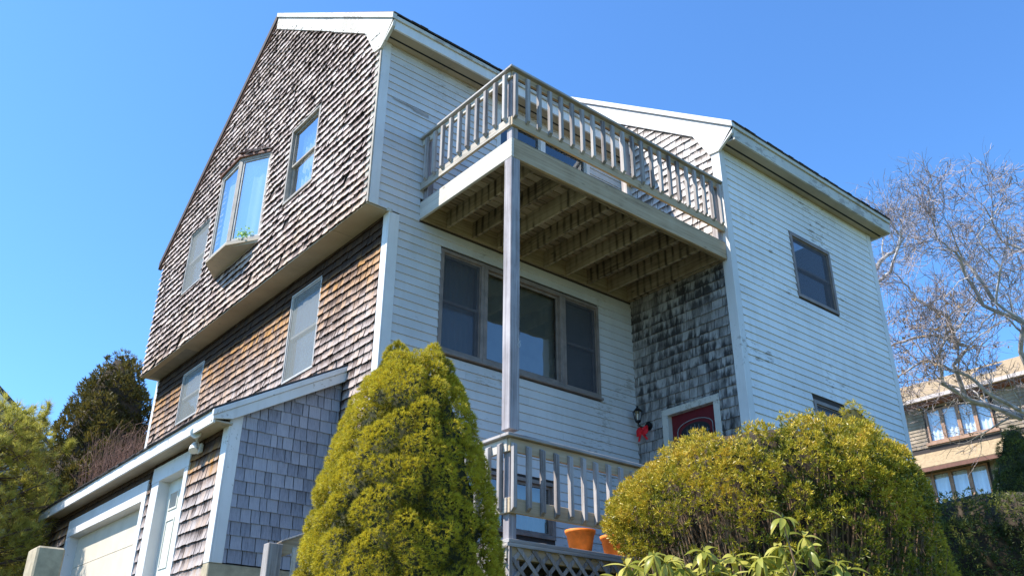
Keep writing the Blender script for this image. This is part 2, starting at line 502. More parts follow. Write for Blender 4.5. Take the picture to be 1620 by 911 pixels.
def pix(p):
    q = Vector(p) - CAM; w = q.dot(CF)
    if w < 0.2: return None
    return (810 + 1392.256 * q.dot(CR) / w, 455.5 - 1392.256 * q.dot(CU) / w, w)

# ------------------------------------------------------------------ ground
def gz(x, y):
    xx = max(-14, min(x, 60))
    h = -5.72 + (0.13 * xx if xx < 0 else 0.19 * xx)
    h += 0.19 * max(-14, min(0, y + 2.0)) + 0.05 * max(0, min(y - 6, 40))
    # level pad for the driveway before the garage
    k = max(0, min(1, (x + 9) / 3)) * max(0, min(1, (1.0 - x) / 1.0)) * max(0, min(1, (y + 2.5) / 3)) * max(0, min(1, (11 - y) / 2))
    return h * (1 - k) + (-5.62) * k - 0.0 if h > -5.62 or k > 0 else h
mb = MB(); nx = 121
def axis_pts(c): return [c + math.copysign(abs(t) ** 2.6 * 600, t) for t in np.linspace(-1, 1, nx)]
gx = axis_pts(0.0); gy = axis_pts(0.0)
mb.v = [(x, y, gz(x, y) + 0.05 * noise.noise(Vector((x * 0.4, y * 0.4, 0)))) for y in gy for x in gx]
mb.t = [0.5] * len(mb.v)
mb.f = [(j * nx + i, j * nx + i + 1, (j + 1) * nx + i + 1, (j + 1) * nx + i) for j in range(nx - 1) for i in range(nx - 1)]
mb.build('ground', 'lawn', kind='structure', smooth=True)
mb = MB()
xs = np.linspace(-13.5, -1.48, 20); ys = np.linspace(1.6, 7.9, 8)
mb.v = [(x, y, gz(x, y) + 0.09) for y in ys for x in xs]; mb.t = [0.5] * len(mb.v)
mb.f = [(j * 20 + i, j * 20 + i + 1, (j + 1) * 20 + i + 1, (j + 1) * 20 + i) for j in range(7) for i in range(19)]
mb.build('driveway', 'asphalt_drive', kind='structure')

# ------------------------------------------------------------------ the house
house = empty('house', (3.5, 3.0, -5.6), 'weathered grey cedar shingle house with white clapboard fronts and an upper wooden deck', 'house')
C_ = 0.348; L_ = 8.85; X1 = 4.735; Y2 = -2.086; X2 = 9.213
FU = west(-C_); FL = west(0.0); FM = south(0.0); FN = west(X1); FR = south(Y2); FG = west(-1.43); FE = south(0.871)
RIDGE_Y, RIDGE_Z = 4.30, 6.42
EAVE_Y, EAVE_Z = -0.36, 3.06
BACK_Y, BACK_Z = 9.02, 2.66
def roof_main(y):
    if y < RIDGE_Y: return EAVE_Z + (y - EAVE_Y) * (RIDGE_Z - EAVE_Z) / (RIDGE_Y - EAVE_Y)
    return RIDGE_Z + (y - RIDGE_Y) * (BACK_Z - RIDGE_Z) / (BACK_Y - RIDGE_Y)
R2E_Y, R2E_Z, R2R_Y = -2.44, 2.36, 2.25
def roof_right(y):
    z = R2E_Z + (min(y, R2R_Y) - R2E_Y) * 0.735
    if y > R2R_Y: z -= (y - R2R_Y) * 0.735
    return z
def roof_gar(x): return -2.0 + 0.565 * x      # lean-to roof top surface, x negative

def cells(F, a_breaks, zbot, top, holes, o0, o1):
    """boxes that fill a wall outline and leave its window holes open"""
    br = sorted(set([round(x, 4) for x in a_breaks] + [round(h[k], 4) for h in holes for k in (0, 1)]))
    br = [x for x in br if a_breaks[0] - 1e-6 <= x <= a_breaks[-1] + 1e-6]
    mb = MB()
    for l, r_ in zip(br[:-1], br[1:]):
        m_ = (l + r_) / 2; segs = [(zbot, None)]
        for h in sorted([h for h in holes if h[0] <= m_ <= h[1]], key=lambda h: h[2]):
            s0 = segs.pop(); segs.append((s0[0], h[2])); segs.append((h[3], None))
        for z0, z1 in segs:
            tl, tr = (z1, z1) if z1 is not None else (top(l + 1e-5), top(r_ - 1e-5))
            if max(tl, tr) <= z0: continue
            vs = [F.P(l, o0, z0), F.P(l, o0, tl), F.P(l, o1, z0), F.P(l, o1, tl), F.P(r_, o0, z0), F.P(r_, o0, tr), F.P(r_, o1, z0), F.P(r_, o1, tr)]
            mb.hexa(vs)
    return mb

PIECES = []        # (area in photo, kind, wall, mat, verts, faces, tint)
def shingles(F, a0, a1, z0, top, holes, e, wr, wall, mat, curl=0.0, jitter=0.006, butt=0.012, cols=1, lift=0.012, miss=0.0):
    nrow = 0; zb = z0
    while True:
        zb = z0 + nrow * e
        if zb > max(top(a0), top(a1), top((a0 + a1) / 2), top(min(max(RIDGE_Y, a0), a1))) - 0.02: break
        a = a0 - random.uniform(0, 0.08)
        edges = sorted(h[k] for h in holes if h[2] < zb + e and h[3] > zb for k in (0, 1))
        while a < a1 - 0.004:
            wd = random.uniform(*wr); b = a + wd
            aa = max(a, a0); bb = min(b, a1)
            for ed in edges:
                if aa + 0.004 < ed < bb - 0.004: bb = ed; b = ed; break
            a = b
            if bb - aa < 0.012: continue
            m_ = (aa + bb) / 2; lo = zb + random.uniform(-jitter, jitter); hi = zb + e
            skip = False
            for h in holes:
                if h[0] - 1e-4 < m_ < h[1] + 1e-4 and h[2] < hi and h[3] > lo:
                    if h[2] <= lo + 0.02 and h[3] >= hi - 0.02: skip = True
                    elif h[2] <= lo: lo = h[3]
                    else: hi = h[2]
            if skip or hi - lo < 0.02 or random.random() < miss: continue
            over = 0.03 if hi == zb + e else 0.0
            tl = min(hi + over, top(aa)); tr = min(hi + over, top(bb))
            if max(tl, tr) < lo + 0.015: continue
            tl = max(tl, lo + 0.003); tr = max(tr, lo + 0.003)
            g = 0.003 + random.random() * 0.0035
            l, r_ = aa + g, bb - g
            c = random.uniform(0.25, 1.0) * curl; c2 = random.uniform(-0.6, 1.0) * curl * 0.5; c3 = random.uniform(-0.6, 1.0) * curl * 0.5
            dz = random.uniform(-1, 1) * jitter
            rows = [(1.0, 0.003), (0.45, lift * 0.55 + c * 0.15), (0.0, lift + c)]
            vs = []; nc = cols + 1
            for ti, off in rows:
                for k in range(nc):
                    f_ = k / cols; aq = l + (r_ - l) * f_
                    top_ = tl + (tr - tl) * f_; bot = lo + dz * (f_ - 0.5)
                    side = (c2 * (1 - f_) + c3 * f_) * (1 - ti)
                    cup = -0.35 * c * (1 - abs(2 * f_ - 1)) * (1 - ti) if cols > 1 else 0
                    vs.append(F.P(aq, off + side + cup + 0.004, bot + (top_ - bot) * ti))
            base = len(vs)
            for k in range(nc):
                f_ = k / cols; aq = l + (r_ - l) * f_
                side = (c2 * (1 - f_) + c3 * f_)
                cup = -0.35 * c * (1 - abs(2 * f_ - 1)) if cols > 1 else 0
                vs.append(F.P(aq, lift + c + side + cup + 0.004 - butt, lo + dz * (f_ - 0.5) + 0.001))
            vs.append(F.P(l, 0.0, tl)); vs.append(F.P(r_, 0.0, tr))
            wv = [0.0] * nc + [0.62 + random.uniform(-0.15, 0.15)] * nc + [1.0] * nc + [0.35] * nc + [0.0, 0.0]
            fs = []
            for i in range(2):
                for k in range(cols):
                    p = i * nc + k; fs.append((p, p + 1, p + 1 + nc, p + nc))
            for k in range(cols): fs.append((2 * nc + k, 2 * nc + k + 1, base + k + 1, base + k))
            e0 = base + nc
            fs.append((0, nc, 2 * nc, base, e0)); fs.append((cols, e0 + 1, base + cols, 2 * nc + cols, nc + cols))
            add_piece('shingle', wall, mat, vs, fs, F, aa, bb, lo, hi, wv)
        nrow += 1

def add_piece(kind, wall, mat, vs, fs, F, aa, bb, lo, hi, wv=None):
    q = [pix(F.P(x, 0, z)) for x, z in ((aa, lo), (bb, lo), (bb, hi), (aa, hi))]
    area = 0
    if all(q):
        area = abs(sum(q[i][0] * q[(i + 1) % 4][1] - q[(i + 1) % 4][0] * q[i][1] for i in range(4))) / 2
        cx = sum(k[0] for k in q) / 4; cy = sum(k[1] for k in q) / 4
        if not (0 < cx < 1620 and 0 < cy < 911): area = 0
        if 545 < cy and abs(cx - 636) < 40 + (cy - 545) * 0.36: area = 0
        if cy > 720 and 960 < cx < 1480: area = 0
    PIECES.append((area, kind, wall, mat, vs, fs, random.random(), wv))

def clapboards(F, a0, a1, z0, z1, holes, wall, mat, e=0.125, joint=3.2):
    n = 0
    while z0 + n * e < z1 - 0.02:
        zb = z0 + n * e; hi = min(zb + e, z1); n += 1
        ivs = [(a0, a1)]
        lo = zb
        for h in holes:
            if h[2] < hi - 0.02 and h[3] > lo + 0.02:
                nv = []
                for s, t in ivs:
                    if h[1] <= s or h[0] >= t: nv.append((s, t)); continue
                    if h[0] > s: nv.append((s, h[0]))
                    if h[1] < t: nv.append((h[1], t))
                ivs = nv
        for s, t in ivs:
            cuts = [s]; j = s + random.uniform(0.9, joint)
            while j < t - 0.6: cuts.append(j); j += random.uniform(1.6, joint)
            cuts.append(t)
            for l, r_ in zip(cuts[:-1], cuts[1:]):
                l2, r2 = l + 0.001, r_ - 0.001; w = random.uniform(-0.0012, 0.0012)
                seg = max(1, int((r2 - l2) / 0.6)); vs = []; fs = []
                for k in range(seg + 1):
                    a = l2 + (r2 - l2) * k / seg; d = random.uniform(-0.0015, 0.0015)
                    vs += [F.P(a, 0.0, hi), F.P(a, 0.003, hi), F.P(a, 0.020 + d, zb + w), F.P(a, 0.003, zb + w)]
                for k in range(seg):
                    p = 4 * k
                    fs += [(p + 1, p + 2, p + 6, p + 5), (p + 2, p + 3, p + 7, p + 6), (p, p + 1, p + 5, p + 4)]
                fs += [(0, 1, 2, 3), (4 * seg + 3, 4 * seg + 2, 4 * seg + 1, 4 * seg)]
                add_piece('clapboard', wall, mat, vs, fs, F, l, r_, zb, hi)

WALLS = []
def wall(F, a_breaks, zbot, top, holes, mat='wall_felt', o0=-0.12, o1=0.0):
    o = cells(F, a_breaks, zbot, top, holes, o0, o1).build('wall', mat, house)
    WALLS.append(o); return o

# window rectangles (a0, a1, z0, z1)
w_up1 = (1.80, 2.82, 1.24, 2.72); w_up2 = (6.25, 7.24, 1.24, 2.60)
bay_h = (3.62, 5.48, 0.97, 2.76)
w_lo1 = (1.80, 2.78, -1.76, -0.29); w_lo2 = (6.25, 7.28, -1.34, -0.32)
w_big = (0.865, 3.935, -1.82, -0.285)
w_r1 = (6.43, 7.61, -0.07, 1.13); w_r2 = (6.40, 7.30, -3.0, -1.82)
w_base = (1.35, 2.95, -4.06, -3.29)
d_deck = (1.82, 3.88, 0.34, 2.62)
d_front = (-1.62, -0.53, -4.1, -1.98)
g_door = (3.62, 7.12, -5.62, -3.56); e_door = (2.11, 3.02, -5.62, -3.39)

# --- walls
wu = wall(FU, [0, RIDGE_Y, L_], 0.0, lambda y: roof_main(y) - 0.10, [w_up1, w_up2, bay_h])
shingles(FU, 0.02, L_ - 0.02, 0.0, lambda y: roof_main(y) - (0.36 if y < RIDGE_Y else 0.14), [w_up1, w_up2, bay_h], 0.128, (0.09, 0.19), wu, 'cedar_upper', curl=0.022, jitter=0.008, cols=2, lift=0.024, butt=0.014, miss=0.008)
wl = wall(FL, [0, L_], -5.6, lambda y: 0.0, [w_lo1, w_lo2])
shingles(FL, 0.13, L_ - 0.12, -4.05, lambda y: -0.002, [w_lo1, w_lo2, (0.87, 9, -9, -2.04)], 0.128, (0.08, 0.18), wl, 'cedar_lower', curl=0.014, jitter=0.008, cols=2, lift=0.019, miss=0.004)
wm = wall(FM, [-C_ + 0.12, 0.0], 0.0, lambda x: 2.95, [])
wm2 = wall(FM, [0.0 + 0.12, X1], -5.6, lambda x: 2.95, [w_big, d_deck, w_base])
mh = [(w_big[0], w_big[1], w_big[2], w_big[3]), d_deck, w_base, (0.47, X1, 0.03, 0.31)]
clapboards(FM, 0.145, X1 - 0.005, -5.5, 0.0, mh, wm2, 'white_clapboard')
clapboards(FM, -C_ + 0.145, X1 - 0.005, 0.0, 2.80, mh, wm2, 'white_clapboard')
wn_ = wall(FN, [Y2 + 0.12, R2R_Y, 6.6], -5.6, lambda y: roof_right(y) - 0.1, [d_front])
nh = [d_front]
shingles(FN, Y2 + 0.14, -0.005, -4.1, lambda y: 0.05, nh + [(-2.0, 0, -9, -4.1)], 0.155, (0.08, 0.22), wn_, 'cedar_mildew', curl=0.006, jitter=0.004, lift=0.020, butt=0.018)
shingles(FN, Y2 + 0.14, 2.2, 0.33, lambda y: roof_right(y) - 0.45, [(-0.13, 0.5, -9, 2.7)], 0.145, (0.10, 0.21), wn_, 'cedar_bright', curl=0.016, jitter=0.007, cols=2, lift=0.013)
wr_ = wall(FR, [X1, X2], -5.2, lambda x: 2.2, [w_r1, w_r2])
clapboards(FR, X1 + 0.115, X2 - 0.115, -5.1, 2.06, [w_r1, w_r2], wr_, 'white_clapboard_clean')
wg = wall(FG, [0.871, 8.5], -5.62, lambda y: -3.0, [g_door, e_door], 'wall_felt')
shingles(FG, 1.02, 8.48, -5.6, lambda y: -3.02, [(g_door[0] - 0.17, g_door[1] + 0.15, -9, -3.28), (e_door[0] - 0.13, e_door[1] + 0.29, -9, -3.17)], 0.150, (0.07, 0.16), wg, 'cedar_garage', curl=0.010, jitter=0.006, cols=2, lift=0.020)
we = wall(FE, [-1.43 + 0.12, -0.0], -4.66, lambda x: roof_gar(x) - 0.1, [])
shingles(FE, -1.30, -0.02, -4.68, lambda x: roof_gar(x) - 0.20, [], 0.155, (0.07, 0.18), we, 'cedar_grey', curl=0.004, jitter=0.003, lift=0.017, butt=0.015)
# unseen walls that close the house
mb = MB(); mb.box(W, X2 - 0.12, X2, Y2 + 0.12, 6.6, -5.2, 2.3); mb.box(W, X1, X2, 6.48, 6.6, -5.2, 2.4); mb.box(W, 0.0, X1, L_ - 0.12, L_, -5.6, 2.6); mb.box(W, -C_ + 0.12, 0.12, L_ - 0.12, L_ - 0.002, 0, 2.6)
mb.box(W, -1.43, 0, 8.38, 8.5, -5.6, -3.0)
mb.build('wall', 'white_clapboard', house)
# floors inside
mb = MB(); mb.box(W, -0.25, X1, 0.13, L_ - 0.13, -0.02, 0.12); mb.box(W, 0.13, X1 - 0.01, 0.13, L_ - 0.13, -2.75, -2.6); mb.box(W, X1 + 0.13, X2 - 0.13, Y2 + 0.13, 6.4, -1.4, -1.3); mb.box(W, X1 + 0.13, X2 - 0.13, Y2 + 0.13, 6.4, -4.2, -4.08)
mb.build('floor', 'interior_wall', house)
mb = MB(); mb.box(W, -0.2, X1 - 0.1, 3.10, 3.16, 0.13, 5.5); mb.box(W, 0.14, X1 - 0.1, 4.5, 4.56, -2.6, -0.03)
mb.build('partition', 'interior_wall', house)

# --- roofs
def slab(F, line, th, o0, o1, mat, name='roof'):
    mb = MB(); poly = list(line) + [(a, z - th) for a, z in reversed(line)]
    return mb.prism(F, poly, o0, o1).build(name, mat, house)
XF = Face((0, 0, 0), (0, 1, 0), (1, 0, 0))      # a = y, o = x
slab(XF, [(EAVE_Y - 0.018, EAVE_Z - 0.0), (RIDGE_Y, RIDGE_Z), (BACK_Y, BACK_Z)], 0.02, -C_ - 0.06, X1 - 0.02, 'asphalt_roof')
slab(XF, [(EAVE_Y + 0.02, EAVE_Z - 0.03), (RIDGE_Y, RIDGE_Z - 0.04), (BACK_Y - 0.03, BACK_Z - 0.02)], 0.06, -C_ + 0.001, X1 - 0.03, 'soffit_paint', 'roof_deck')
slab(XF, [(R2E_Y - 0.018, R2E_Z - 0.012), (R2R_Y, roof_right(R2R_Y)), (6.9, roof_right(6.9))], 0.02, X1 - 0.07, X2 + 0.26, 'asphalt_roof')
slab(XF, [(R2E_Y + 0.02, R2E_Z - 0.04), (R2R_Y, roof_right(R2R_Y) - 0.04), (6.85, roof_right(6.85) - 0.04)], 0.07, X1 + 0.001, X2 + 0.25, 'soffit_paint', 'roof_deck')
YF = Face((0, 0, 0), (1, 0, 0), (0, 1, 0))
slab(YF, [(-1.70, roof_gar(-1.70) - 0.01), (0.0, roof_gar(0.0) - 0.01)], 0.02, 0.76, 8.62, 'asphalt_roof')
# ragged asphalt shingle tabs along the front eaves
def tabs(p0, d, n_, w, down, out, mat='asphalt_roof'):
    mb = MB(); p0 = Vector(p0); d = Vector(d)
    for i in range(n_):
        p = p0 + d * (i * w); k = random.uniform(0.4, 1.2)
        mb.beam(p + Vector(out) * 0.5 * k, p + d * (w - 0.006) + Vector(out) * 0.5 * k, 0.03 * k, 0.008)
    return mb.build('shingle_edge', mat, house, kind='stuff')
tabs((-C_ - 0.06, EAVE_Y - 0.012, EAVE_Z - 0.004), (1, 0, 0), 33, 0.15, 0, (0, -0.012, 0))
tabs((X1 - 0.07, R2E_Y - 0.012, R2E_Z - 0.012), (1, 0, 0), 32, 0.15, 0, (0, -0.012, 0))
tabs((-1.69, 0.76, roof_gar(-1.69) - 0.02), (0, 1, 0), 52, 0.15, 0, (-0.02, 0, 0))

# --- rake boards, fascias, soffits
def rake_poly(y0, y1, f, hi, lo): return [(y0, f(y0) - hi), (y1, f(y1) - hi), (y1, f(y1) - lo), (y0, f(y0) - lo)]
FK = west(-C_)
mb = MB(); mb.prism(FK, [(EAVE_Y, 2.98), (EAVE_Y + 0.03, 2.84), (-0.03, 2.62), (0.16, 2.66), (0.5, roof_main(0.5) - 0.42), (1.72, roof_main(1.72) - 0.42), (1.72, roof_main(1.72) - 0.11), (EAVE_Y, roof_main(EAVE_Y) - 0.11)], -0.0, 0.045)
mb.build('rake_board', 'old_trim', house, bevel=0.004)
mb = MB(); mb.prism(FK, rake_poly(1.724, RIDGE_Y - 0.002, roof_main, 0.11, 0.40), 0.002, 0.040)
mb.build('rake_board', 'fascia_paint', house, bevel=0.004)
mb = MB(); mb.prism(FK, rake_poly(EAVE_Y - 0.01, RIDGE_Y, roof_main, 0.004, 0.108), 0.0, 0.075)
mb.build('rake_trim', 'old_trim', house, bevel=0.004)
mb = MB(); mb.prism(FK, rake_poly(RIDGE_Y + 0.002, BACK_Y - 0.01, roof_main, -0.004, 0.17), 0.0, 0.065)
mb.build('rake_board', 'dark_rake', house, bevel=0.004)
mb = MB(); mb.prism(FK, rake_poly(RIDGE_Y + 0.002, BACK_Y - 0.05, roof_main, 0.172, 0.22), 0.0, 0.04)
mb.build('rake_trim', 'brown_trim', house)
mb = MB(); mb.box(W, -C_ + 0.002, X1 - 0.14, EAVE_Y + 0.025, EAVE_Y + 0.06, 2.79, 3.025)
mb.build('fascia_board', 'white_trim', house, bevel=0.004)
mb = MB(); mb.box(W, -C_ + 0.002, X1 - 0.14, EAVE_Y - 0.005, EAVE_Y + 0.023, 2.955, 3.02)
mb.build('fascia_board', 'fascia_paint', house, bevel=0.003)
def soffit(x0, x1, y0, y1, z, vent):
    mb = MB(); mb.box(W, x0, x1, y0, vent - 0.02, z, z + 0.02); mb.box(W, x0, x1, vent + 0.02, y1, z, z + 0.02)
    mb.build('soffit', 'soffit_paint', house)
    mb = MB(); mb.box(W, x0, x1, vent - 0.019, vent + 0.019, z + 0.004, z + 0.012); mb.build('soffit_vent', 'interior_dark', house)
soffit(-C_ + 0.002, X1 - 0.14, EAVE_Y + 0.062, -0.001, 2.80, -0.13)
soffit(X1 + 0.002, X2 + 0.2, R2E_Y + 0.062, Y2 - 0.001, 2.06, -2.22)
FKN = west(X1)
mb = MB(); mb.prism(FKN, [(R2E_Y, 2.28), (R2E_Y + 0.04, 2.16), (Y2 - 0.03, 1.96), (Y2 + 0.16, 1.98), (Y2 + 0.45, roof_right(Y2 + 0.45) - 0.45), (0.3, roof_right(0.3) - 0.45), (0.3, roof_right(0.3) - 0.11), (R2E_Y, roof_right(R2E_Y) - 0.11)], 0.0, 0.045)
mb.build('rake_board', 'white_trim', house, bevel=0.004)
mb = MB(); mb.prism(FKN, rake_poly(0.303, R2R_Y, roof_right, 0.11, 0.45), 0.001, 0.043)
mb.build('rake_board', 'white_trim', house, bevel=0.004)
mb = MB(); mb.prism(FKN, rake_poly(R2E_Y - 0.01, R2R_Y, roof_right, 0.004, 0.108), 0.0, 0.085)
mb.build('rake_trim', 'white_trim', house, bevel=0.004)
mb = MB(); mb.box(W, X1 + 0.002, X2 + 0.24, R2E_Y + 0.025, R2E_Y + 0.06, 2.05, 2.33)
mb.build('fascia_board', 'fascia_paint', house, bevel=0.004)
mb = MB(); mb.box(W, X1 + 0.002, X2 + 0.24, R2E_Y - 0.003, R2E_Y + 0.023, 2.26, 2.335)
mb.build('fascia_board', 'old_trim', house, bevel=0.003)
mb = MB(); mb.box(W, X2 + 0.2, X2 + 0.24, R2E_Y + 0.062, Y2 + 0.3, 2.05, 2.30); mb.build('fascia_board', 'white_trim', house)
# lean-to trims
mb = MB(); mb.box(W, -1.675, -1.645, 0.80, 8.58, roof_gar(-1.66) - 0.21, roof_gar(-1.66) - 0.04)
mb.build('fascia_board', 'white_trim', house, bevel=0.004)
mb = MB(); mb.box(W, -1.643, -1.43, 0.80, 8.58, roof_gar(-1.66) - 0.19, roof_gar(-1.66) - 0.17)
mb.build('soffit', 'soffit_paint', house)
FGR = south(0.80)
mb = MB(); mb.prism(FGR, [(-1.70, roof_gar(-1.70) - 0.04), (-0.0, roof_gar(0) - 0.04), (-0.0, roof_gar(0) - 0.115), (-1.70, roof_gar(-1.7) - 0.115)], 0.0, 0.045)
mb.build('rake_trim', 'white_trim', house, bevel=0.004)
mb = MB(); mb.prism(FGR, [(-1.68, roof_gar(-1.68) - 0.117), (-0.0, roof_gar(0) - 0.117), (-0.0, roof_gar(0) - 0.25), (-1.45, roof_gar(-1.45) - 0.25), (-1.68, roof_gar(-1.68) - 0.16)], 0.0, 0.03)
mb.build('rake_board', 'white_trim', house, bevel=0.004)
mb = MB(); mb.box(W, -1.68, -0.0, 0.832, 0.87, roof_gar(-1.68) - 0.175, roof_gar(-1.68) - 0.16); mb.v = [(x, y, z + (x + 1.68) * 0.565) for x, y, z in mb.v]
mb.build('soffit', 'soffit_paint', house)
# cantilever soffit with sheet joints
ys = [0.0, 0.95, 4.1, 6.7, L_]
for a, b in zip(ys[:-1], ys[1:]):
    mb = MB(); mb.box(W, -C_ - 0.012, -0.001, a + 0.004, b - 0.004, -0.02 + random.uniform(-0.004, 0.004), -0.001); mb.build('soffit', 'soffit_paint', house)
mb = MB(); mb.box(W, -0.06, 0.02, -0.03, -0.001, -0.03, 0.02); mb.build('trim_cap', 'old_trim', house)

# --- corner boards
def corner(mat, x0, x1, y0, y1, z0, z1, mat2=None):
    MB().box(W, x0, x1, y0, y1, z0, z1).build('corner_board', mat, house, bevel=0.003)
def corner_pair(xc, yc, w, z0, z1, m1, m2, right=False, wy=None):
    wy = wy or w
    if not right:
        corner(m1, xc - 0.022, xc - 0.001 + 0.0, yc - 0.022, yc + wy, z0, z1)       # faces west
        corner(m2, xc, xc + w, yc - 0.021, yc - 0.0005, z0, z1)                       # faces south
corner_pair(-C_, 0.0, 0.145, 0.0, 2.80, 'peeled_trim', 'white_trim', wy=0.12)
corner_pair(0.0, 0.0, 0.145, -5.5, -0.022, 'white_trim', 'white_trim', wy=0.13)
corner_pair(X1, Y2, 0.115, -5.1, 2.05, 'white_trim', 'white_trim', wy=0.14)
corner('white_trim', X2 - 0.115, X2 + 0.02, Y2 - 0.021, Y2 - 0.0005, -5.1, 2.05)
corner('white_trim', X2 + 0.0005, X2 + 0.02, Y2, Y2 + 0.12, -5.1, 2.05)
corner_pair(-1.43, 0.871, 0.135, -4.69, roof_gar(-1.43) - 0.17, 'white_trim', 'white_trim', wy=0.15)
corner('white_trim', -0.02, 0.0, L_ - 0.12, L_ + 0.02, -5.5, -0.02)
corner('white_trim', X1 - 0.02, X1 - 0.001, -0.14, -0.001, 0.34, 2.75)
MB().box(W, -1.45, 0.1, 0.86, 1.05, -6.4, -4.69).build('foundation', 'concrete', house, bevel=0.01)
MB().box(W, -1.43 + 0.0, -1.2, 1.06, 8.5, -6.4, -5.62).build('foundation', 'concrete', house)
MB().box(W, 0.0, X1, 0.0, 0.3, -6.6, -5.6).build('foundation', 'concrete', house)
MB().box(W, X1, X2, Y2, Y2 + 0.3, -6.4, -5.2).build('foundation', 'concrete', house)

# --- windows
def frame4(F, a0, a1, z0, z1, w, o0, o1, mb=None, wb=None):
    mb = mb or MB(); wb = wb or w
    mb.box(F, a0, a1, o0, o1, z1 - w, z1); mb.box(F, a0, a1, o0, o1, z0, z0 + wb)
    mb.box(F, a0, a0 + w, o0, o1, z0 + wb, z1 - w); mb.box(F, a1 - w, a1, o0, o1, z0 + wb, z1 - w)
    return mb
def pane_box(F, a0, a1, z0, z1, o, mat, parent, name='pane'):
    mb = MB(); mb.add([F.P(a0, o, z0), F.P(a1, o, z0), F.P(a1, o, z1), F.P(a0, o, z1)], [(0, 1, 2, 3)])
    return mb.build(name, mat, parent)
def cloth(F, a0, a1, z0, z1, o, mat, parent, amp=0.025, folds=7, gather=None):
    n_ = 60; vs = []; fs = []
    ph = random.uniform(0, 6)
    for i in range(n_ + 1):
        u = i / n_; a = a0 + (a1 - a0) * u
        for j, v in enumerate((0, 0.5, 1)):
            aa = a
            if gather and j < 2:
                aa = a + gather * (1 - v) * (u - 0.0) * -1
            vs.append(F.P(aa, o + amp * math.sin(ph + u * folds * 6.283 + v) * (1.2 - 0.6 * v), z0 + (z1 - z0) * v))
    for i in range(n_):
        for j in range(2):
            p = i * 3 + j; fs.append((p, p + 3, p + 4, p + 1))
    mb = MB(); mb.add(vs, fs); return mb.build('curtain', mat, parent, smooth=True)
def sash_window(F, r, mat, glass, casing=0.045, proud=0.03, screen=None, curt=None, blinds=False, label=None, sash_mat=None, rails=True, blind_part=1.0, name='window', back=True):
    a0, a1, z0, z1 = r
    o = frame4(F, a0, a1, z0, z1, casing, -0.10, proud).build(name, mat, house, bevel=0.003)
    if label: o['label'] = label
    sm = sash_mat or mat; i0, i1, j0, j1 = a0 + casing + 0.001, a1 - casing - 0.001, z0 + casing + 0.001, z1 - casing - 0.001
    zm = (j0 + j1) / 2; s = 0.035
    if rails:
        frame4(F, i0, i1, zm - 0.02, j1, s, -0.045, -0.018).build('sash', sm, o)
        frame4(F, i0, i1, j0, zm + 0.02, s, -0.075, -0.047).build('sash', sm, o)
        pane_box(F, i0 + s, i1 - s, zm + 0.015, j1 - s, -0.032, glass, o)
        pane_box(F, i0 + s, i1 - s, j0 + s, zm - 0.015, -0.061, glass, o)
    else:
        frame4(F, i0, i1, j0, j1, s, -0.06, -0.02).build('sash', sm, o)
        pane_box(F, i0 + s, i1 - s, j0 + s, j1 - s, -0.04, glass, o)
    if screen:
        frame4(F, i0, i1, j0, j1, 0.018, -0.012, 0.004).build('screen_frame', sm, o)
        pane_box(F, i0 + 0.018, i1 - 0.018, j0 + 0.018, j1 - 0.018, -0.004, screen, o, 'screen')
    if curt: cloth(F, i0 - 0.02, i1 + 0.02, j0 - 0.05, j1 + 0.03, -0.19, curt, o)
    if blinds:
        mb = MB(); z = j1
        while z > j0 + (1 - blind_part) * (j1 - j0):
            z -= 0.026
            vs = [F.P(a, q, z + dz) for a in (i0, i1) for q, dz in ((-0.125, 0.0), (-0.105, 0.016), (-0.1265, -0.001), (-0.1065, 0.015))]
            mb.add(vs, [(0, 1, 5, 4), (2, 6, 7, 3)])
        mb.build('blind', 'blind', o, kind='stuff')
    return o
sash_window(FU, w_up1, 'taupe_frame', 'glass_bay', 0.05, 0.03, curt='curtain_bright', label='double-hung window with open sky reflected in its upper pane')
sash_window(FU, w_up2, 'silver_frame', 'glass_milky', 0.03, 0.02, 'insect_screen_light', 'curtain')
sash_window(FL, w_lo1, 'silver_frame', 'glass_milky', 0.03, 0.02, 'insect_screen_light', 'curtain')
sash_window(FL, w_lo2, 'silver_frame', 'glass_milky', 0.03, 0.02, 'insect_screen_light', 'curtain')
sash_window(FR, w_r1, 'bronze_frame', 'glass_reflective', 0.06, 0.03, 'insect_screen')
sash_window(FR, w_r2, 'bronze_frame', 'glass_reflective', 0.06, 0.03, 'insect_screen')
sash_window(FM, (w_base[0], 2.15, w_base[2], w_base[3]), 'bronze_frame', 'glass_reflective', 0.05, 0.03, curt='curtain', rails=False)
sash_window(FM, (2.153, w_base[1], w_base[2], w_base[3]), 'bronze_frame', 'glass_reflective', 0.05, 0.03, curt='curtain', rails=False)
# the three part front window
a0, a1, z0, z1 = w_big
MB().box(FM, a0 - 0.02, a1 + 0.02, -0.02, 0.06, z0 - 0.035, z0 - 0.001).build('window_sill', 'bronze_frame', house, bevel=0.004)
sash_window(FM, (a0, 1.63, z0, z1), 'bronze_frame', 'glass_reflective', 0.05, 0.03, 'insect_screen', 'curtain')
sash_window(FM, (1.633, 3.17, z0, z1), 'bronze_frame', 'glass_reflective', 0.065, 0.03, blinds=True, rails=False)
sash_window(FM, (3.173, a1, z0, z1), 'bronze_frame', 'glass_reflective', 0.05, 0.03, 'insect_screen', blinds=True)
